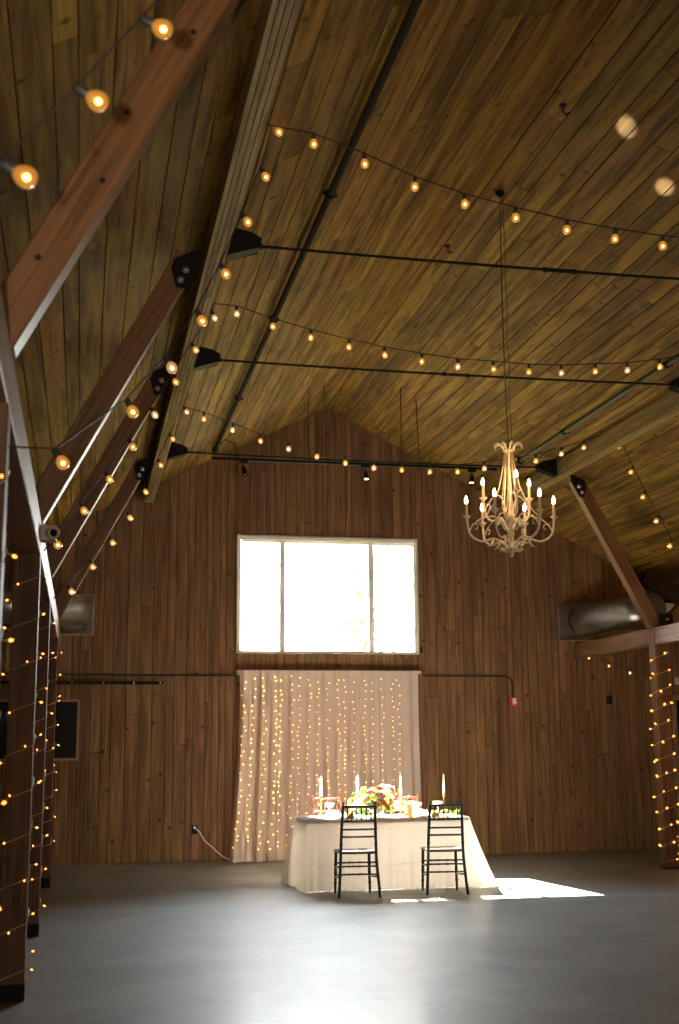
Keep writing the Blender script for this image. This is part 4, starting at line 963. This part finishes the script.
# flower arrangement
def leafmesh(m, p, d, L, w, mi=0):
    d = d.normalized(); s_ = d.cross(Vector((0, 0, 1))); s_ = s_.normalized() if s_.length > .01 else Vector((1, 0, 0)); n = s_.cross(d)
    vs = []
    for k in range(5):
        t = k/4; ww = w*math.sin(PI*(.08+.86*t))*(1 if t < .98 else .2); c = p+d*L*t-n*L*.25*t*t
        vs += [c-s_*ww+n*ww*.3, c, c+s_*ww+n*ww*.3]
    fs = []
    for k in range(4):
        for q in (0, 1): fs.append((k*3+q, k*3+q+1, (k+1)*3+q+1, (k+1)*3+q))
    m.add(vs, fs, mi, True)
def bloom(c, d, r, col, layers=4, petals=6, name='peony'):
    m = MB(); d = Vector(d).normalized(); a = d.orthogonal().normalized(); b = d.cross(a)
    for Lr in range(layers):
        op = .25+.95*Lr/(max(1, layers-1)); n = petals-(1 if Lr == 0 else 0)
        for k in range(n):
            t = 2*PI*(k+.5*Lr)/n+.3*Lr; o = a*math.cos(t)+b*math.sin(t); s_ = d.cross(o); rr = r*(.55+.45*Lr/max(1, layers-1))
            vs = []
            for i in range(5):
                u = i/4; ang = op*(.5+.9*u); cc = c+(o*math.sin(ang)+d*math.cos(ang))*rr*u; w = rr*.55*math.sin(PI*(.12+.70*u))
                vs += [cc-s_*w+d*w*.25, cc+o*rr*.03, cc+s_*w+d*w*.25]
            m.add(vs, [(i*3+q, i*3+q+1, (i+1)*3+q+1, (i+1)*3+q) for i in range(4) for q in (0, 1)], 0, True)
    m.ball(c+d*r*.12, r*.22, 8, 6)
    return m
def petalmat(nm, col): return fabric(nm, col, .35)
PM = {'pink': petalmat('pink_petal', (.92, .38, .44)), 'blush': petalmat('blush_petal', (.95, .66, .62)), 'white': petalmat('white_petal', (.95, .93, .84)),
      'peach': petalmat('peach_petal', (.95, .58, .30)), 'orange': petalmat('orange_petal', (.95, .55, .25)), 'yellow': petalmat('yellow_petal', (.95, .80, .22)),
      'purple': petalmat('purple_petal', (.38, .28, .66)), 'coral': petalmat('coral_petal', (.92, .28, .24)), 'lime': petalmat('lime_petal', (.68, .80, .25))}
FB = Vector((-.165, 13.83, ZC))
fl = empty('flower_arrangement', FB); tag(fl, 'low mixed arrangement of pink, peach, white and yellow flowers in a white footed bowl', 'flowers')
m = MB(); m.lathe([(.055, 0), (.055, .004), (.02, .012), (.016, .03), (.05, .045), (.085, .065), (.10, .095), (.095, .095), (.07, .065), (1e-6, .05)], (0, 0, 0), 22)
tag(m.build('footed_bowl', M['ceramic'], fl), 'white footed bowl')
rnd = random.Random(17)
def stem(mb, a, b): mb.tube([a, a.lerp(b, .5)+Vector((0, 0, .02)), b], .003, 5)
sm_ = MB(); lv = []
blooms = [(.03, -.10, .24, .060, 'blush', 'peony'), (.14, -.05, .29, .072, 'blush', 'peony'), (-.11, -.07, .20, .055, 'blush', 'rose'), (-.02, -.12, .15, .050, 'peach', 'rose'),
          (.05, -.13, .16, .055, 'orange', 'rose'), (.12, -.11, .17, .045, 'peach', 'rose'), (-.17, -.03, .17, .05, 'white', 'rose'), (-.22, .0, .13, .045, 'white', 'rose'),
          (-.08, -.08, .27, .042, 'pink', 'rose'), (-.13, -.03, .30, .035, 'yellow', 'daisy'), (-.05, -.10, .22, .032, 'yellow', 'daisy'), (.02, -.07, .31, .040, 'peach', 'rose'),
          (.015, -.12, .20, .030, 'purple', 'delphinium'), (.20, -.05, .19, .030, 'purple', 'delphinium'), (.18, -.08, .14, .045, 'white', 'rose'), (.22, -.02, .26, .035, 'lime', 'daisy'),
          (-.19, -.05, .24, .033, 'lime', 'daisy'), (-.26, -.02, .17, .032, 'yellow', 'daisy'), (.09, -.10, .23, .032, 'yellow', 'daisy'), (.17, -.09, .22, .030, 'pink', 'rose'),
          (-.14, -.10, .13, .035, 'lime', 'daisy'), (.07, -.02, .33, .035, 'white', 'rose'), (-.03, .02, .30, .045, 'white', 'rose'), (.12, .05, .26, .05, 'blush', 'peony'), (-.12, .07, .22, .05, 'peach', 'rose'), (0, .12, .18, .05, 'white', 'rose'), (.23, .02, .13, .03, 'coral', 'daisy'), (.08, -.14, .12, .035, 'coral', 'rose')]
for x, y, z, r_, col, kind in blooms:
    x *= 1.22; z = z*1.08-.01; r_ *= .92
    c = Vector((x, y, z)); d = Vector((x*2.2, y*2.0-.15, .22+z*.3)); stem(sm_, Vector((x*.2, y*.2, .06)), c)
    big = kind in ('peony', 'rose'); m = bloom(c-d.normalized()*r_*.4, d, r_*1.15, col, 4 if big else 2, 7 if kind == 'peony' else (6 if big else 8))
    m.build(kind+'_bloom', PM[col], fl)
for k in range(80):
    t = rnd.uniform(0, 2*PI); rr = rnd.uniform(.06, .25); z = rnd.uniform(.05, .29); p = Vector((rr*math.cos(t)*1.1, rr*math.sin(t)*.65-.02, z)); stem(sm_, Vector((p.x*.2, p.y*.2, .06)), p)
    m = MB(); d = Vector((math.cos(t), math.sin(t)*.7, rnd.uniform(-.5, .6)))
    for q in range(3): leafmesh(m, p, d+Vector((rnd.uniform(-.6, .6), rnd.uniform(-.4, .4), rnd.uniform(-.3, .3))), rnd.uniform(.04, .075), rnd.uniform(.010, .017))
    m.build('leaf_sprig', M['leaf'], fl)
sm_.build('stems', M['leaf'], fl)
# greenery trailing right on the table
m = MB(); pts = []
for i in range(26): pts.append(Vector((.24+.022*i, 13.89+.06*math.sin(i*.5), ZC+.035+.012*math.sin(i*1.1))))
m.tube(pts, .003, 5)
for p in pts:
    for q in range(3): leafmesh(m, p, Vector((rnd.uniform(-.5, 1), rnd.uniform(-1, 1), rnd.uniform(0, .7))), rnd.uniform(.035, .06), .011)
tag(m.build('greenery_garland', M['leaf']), 'sprigs of greenery lying on the runner right of the flowers', 'greenery')

# ------------------------------------------------------------------ tree outside, low in the right window pane
tr = empty('tree', (2.3, 25.5, -.2)); tag(tr, 'sunlit leafy tree outside, faint in the lower right of the gable window', 'tree')
m = MB(); m.tube([(0, 0, 0), (.05, 0, 2.2), (-.1, .1, 4.2), (-.05, .1, 5.6)], [.16, .13, .09, .03], 10)
for k in range(9): a = k*2.4; m.tube([(-.03, .05, 3.0+.25*k), (.5*math.cos(a), .5*math.sin(a), 3.5+.25*k), (1.0*math.cos(a), 1.0*math.sin(a), 3.9+.22*k)], [.05, .03, .012], 6)
m.build('trunk', M['bark'], tr)
m = MB(); rnd = random.Random(5)
for k in range(1500):
    a = rnd.uniform(0, 2*PI); rr = 1.45*math.sqrt(rnd.random()); h = rnd.gauss(0, .55); p = Vector((rr*math.cos(a)*(1-.25*abs(h)), rr*math.sin(a), 4.7+h)); leafmesh(m, p, Vector((rnd.uniform(-1, 1), rnd.uniform(-1, 1), rnd.uniform(-.8, .5))), .11, .03)
m.build('foliage', fabric('sunlit_leaves', (.30, .45, .10), .5), tr)

# added narrow spot lamps that imitate reflected glints on the ceiling
for tx, ty, tz, pw, cone in ((.547, 8.19, 6.163, 12000, 1.5), (1.049, 8.61, 5.91, 8500, 1.5), (1.69, 10.5, 5.588, 900, 1.3)):
    spot('ceiling_glint_spot', (.575, 13.89, 1.05), (tx, ty, tz), pw, cone, (1.0, .86, .62), 1.0, .012)
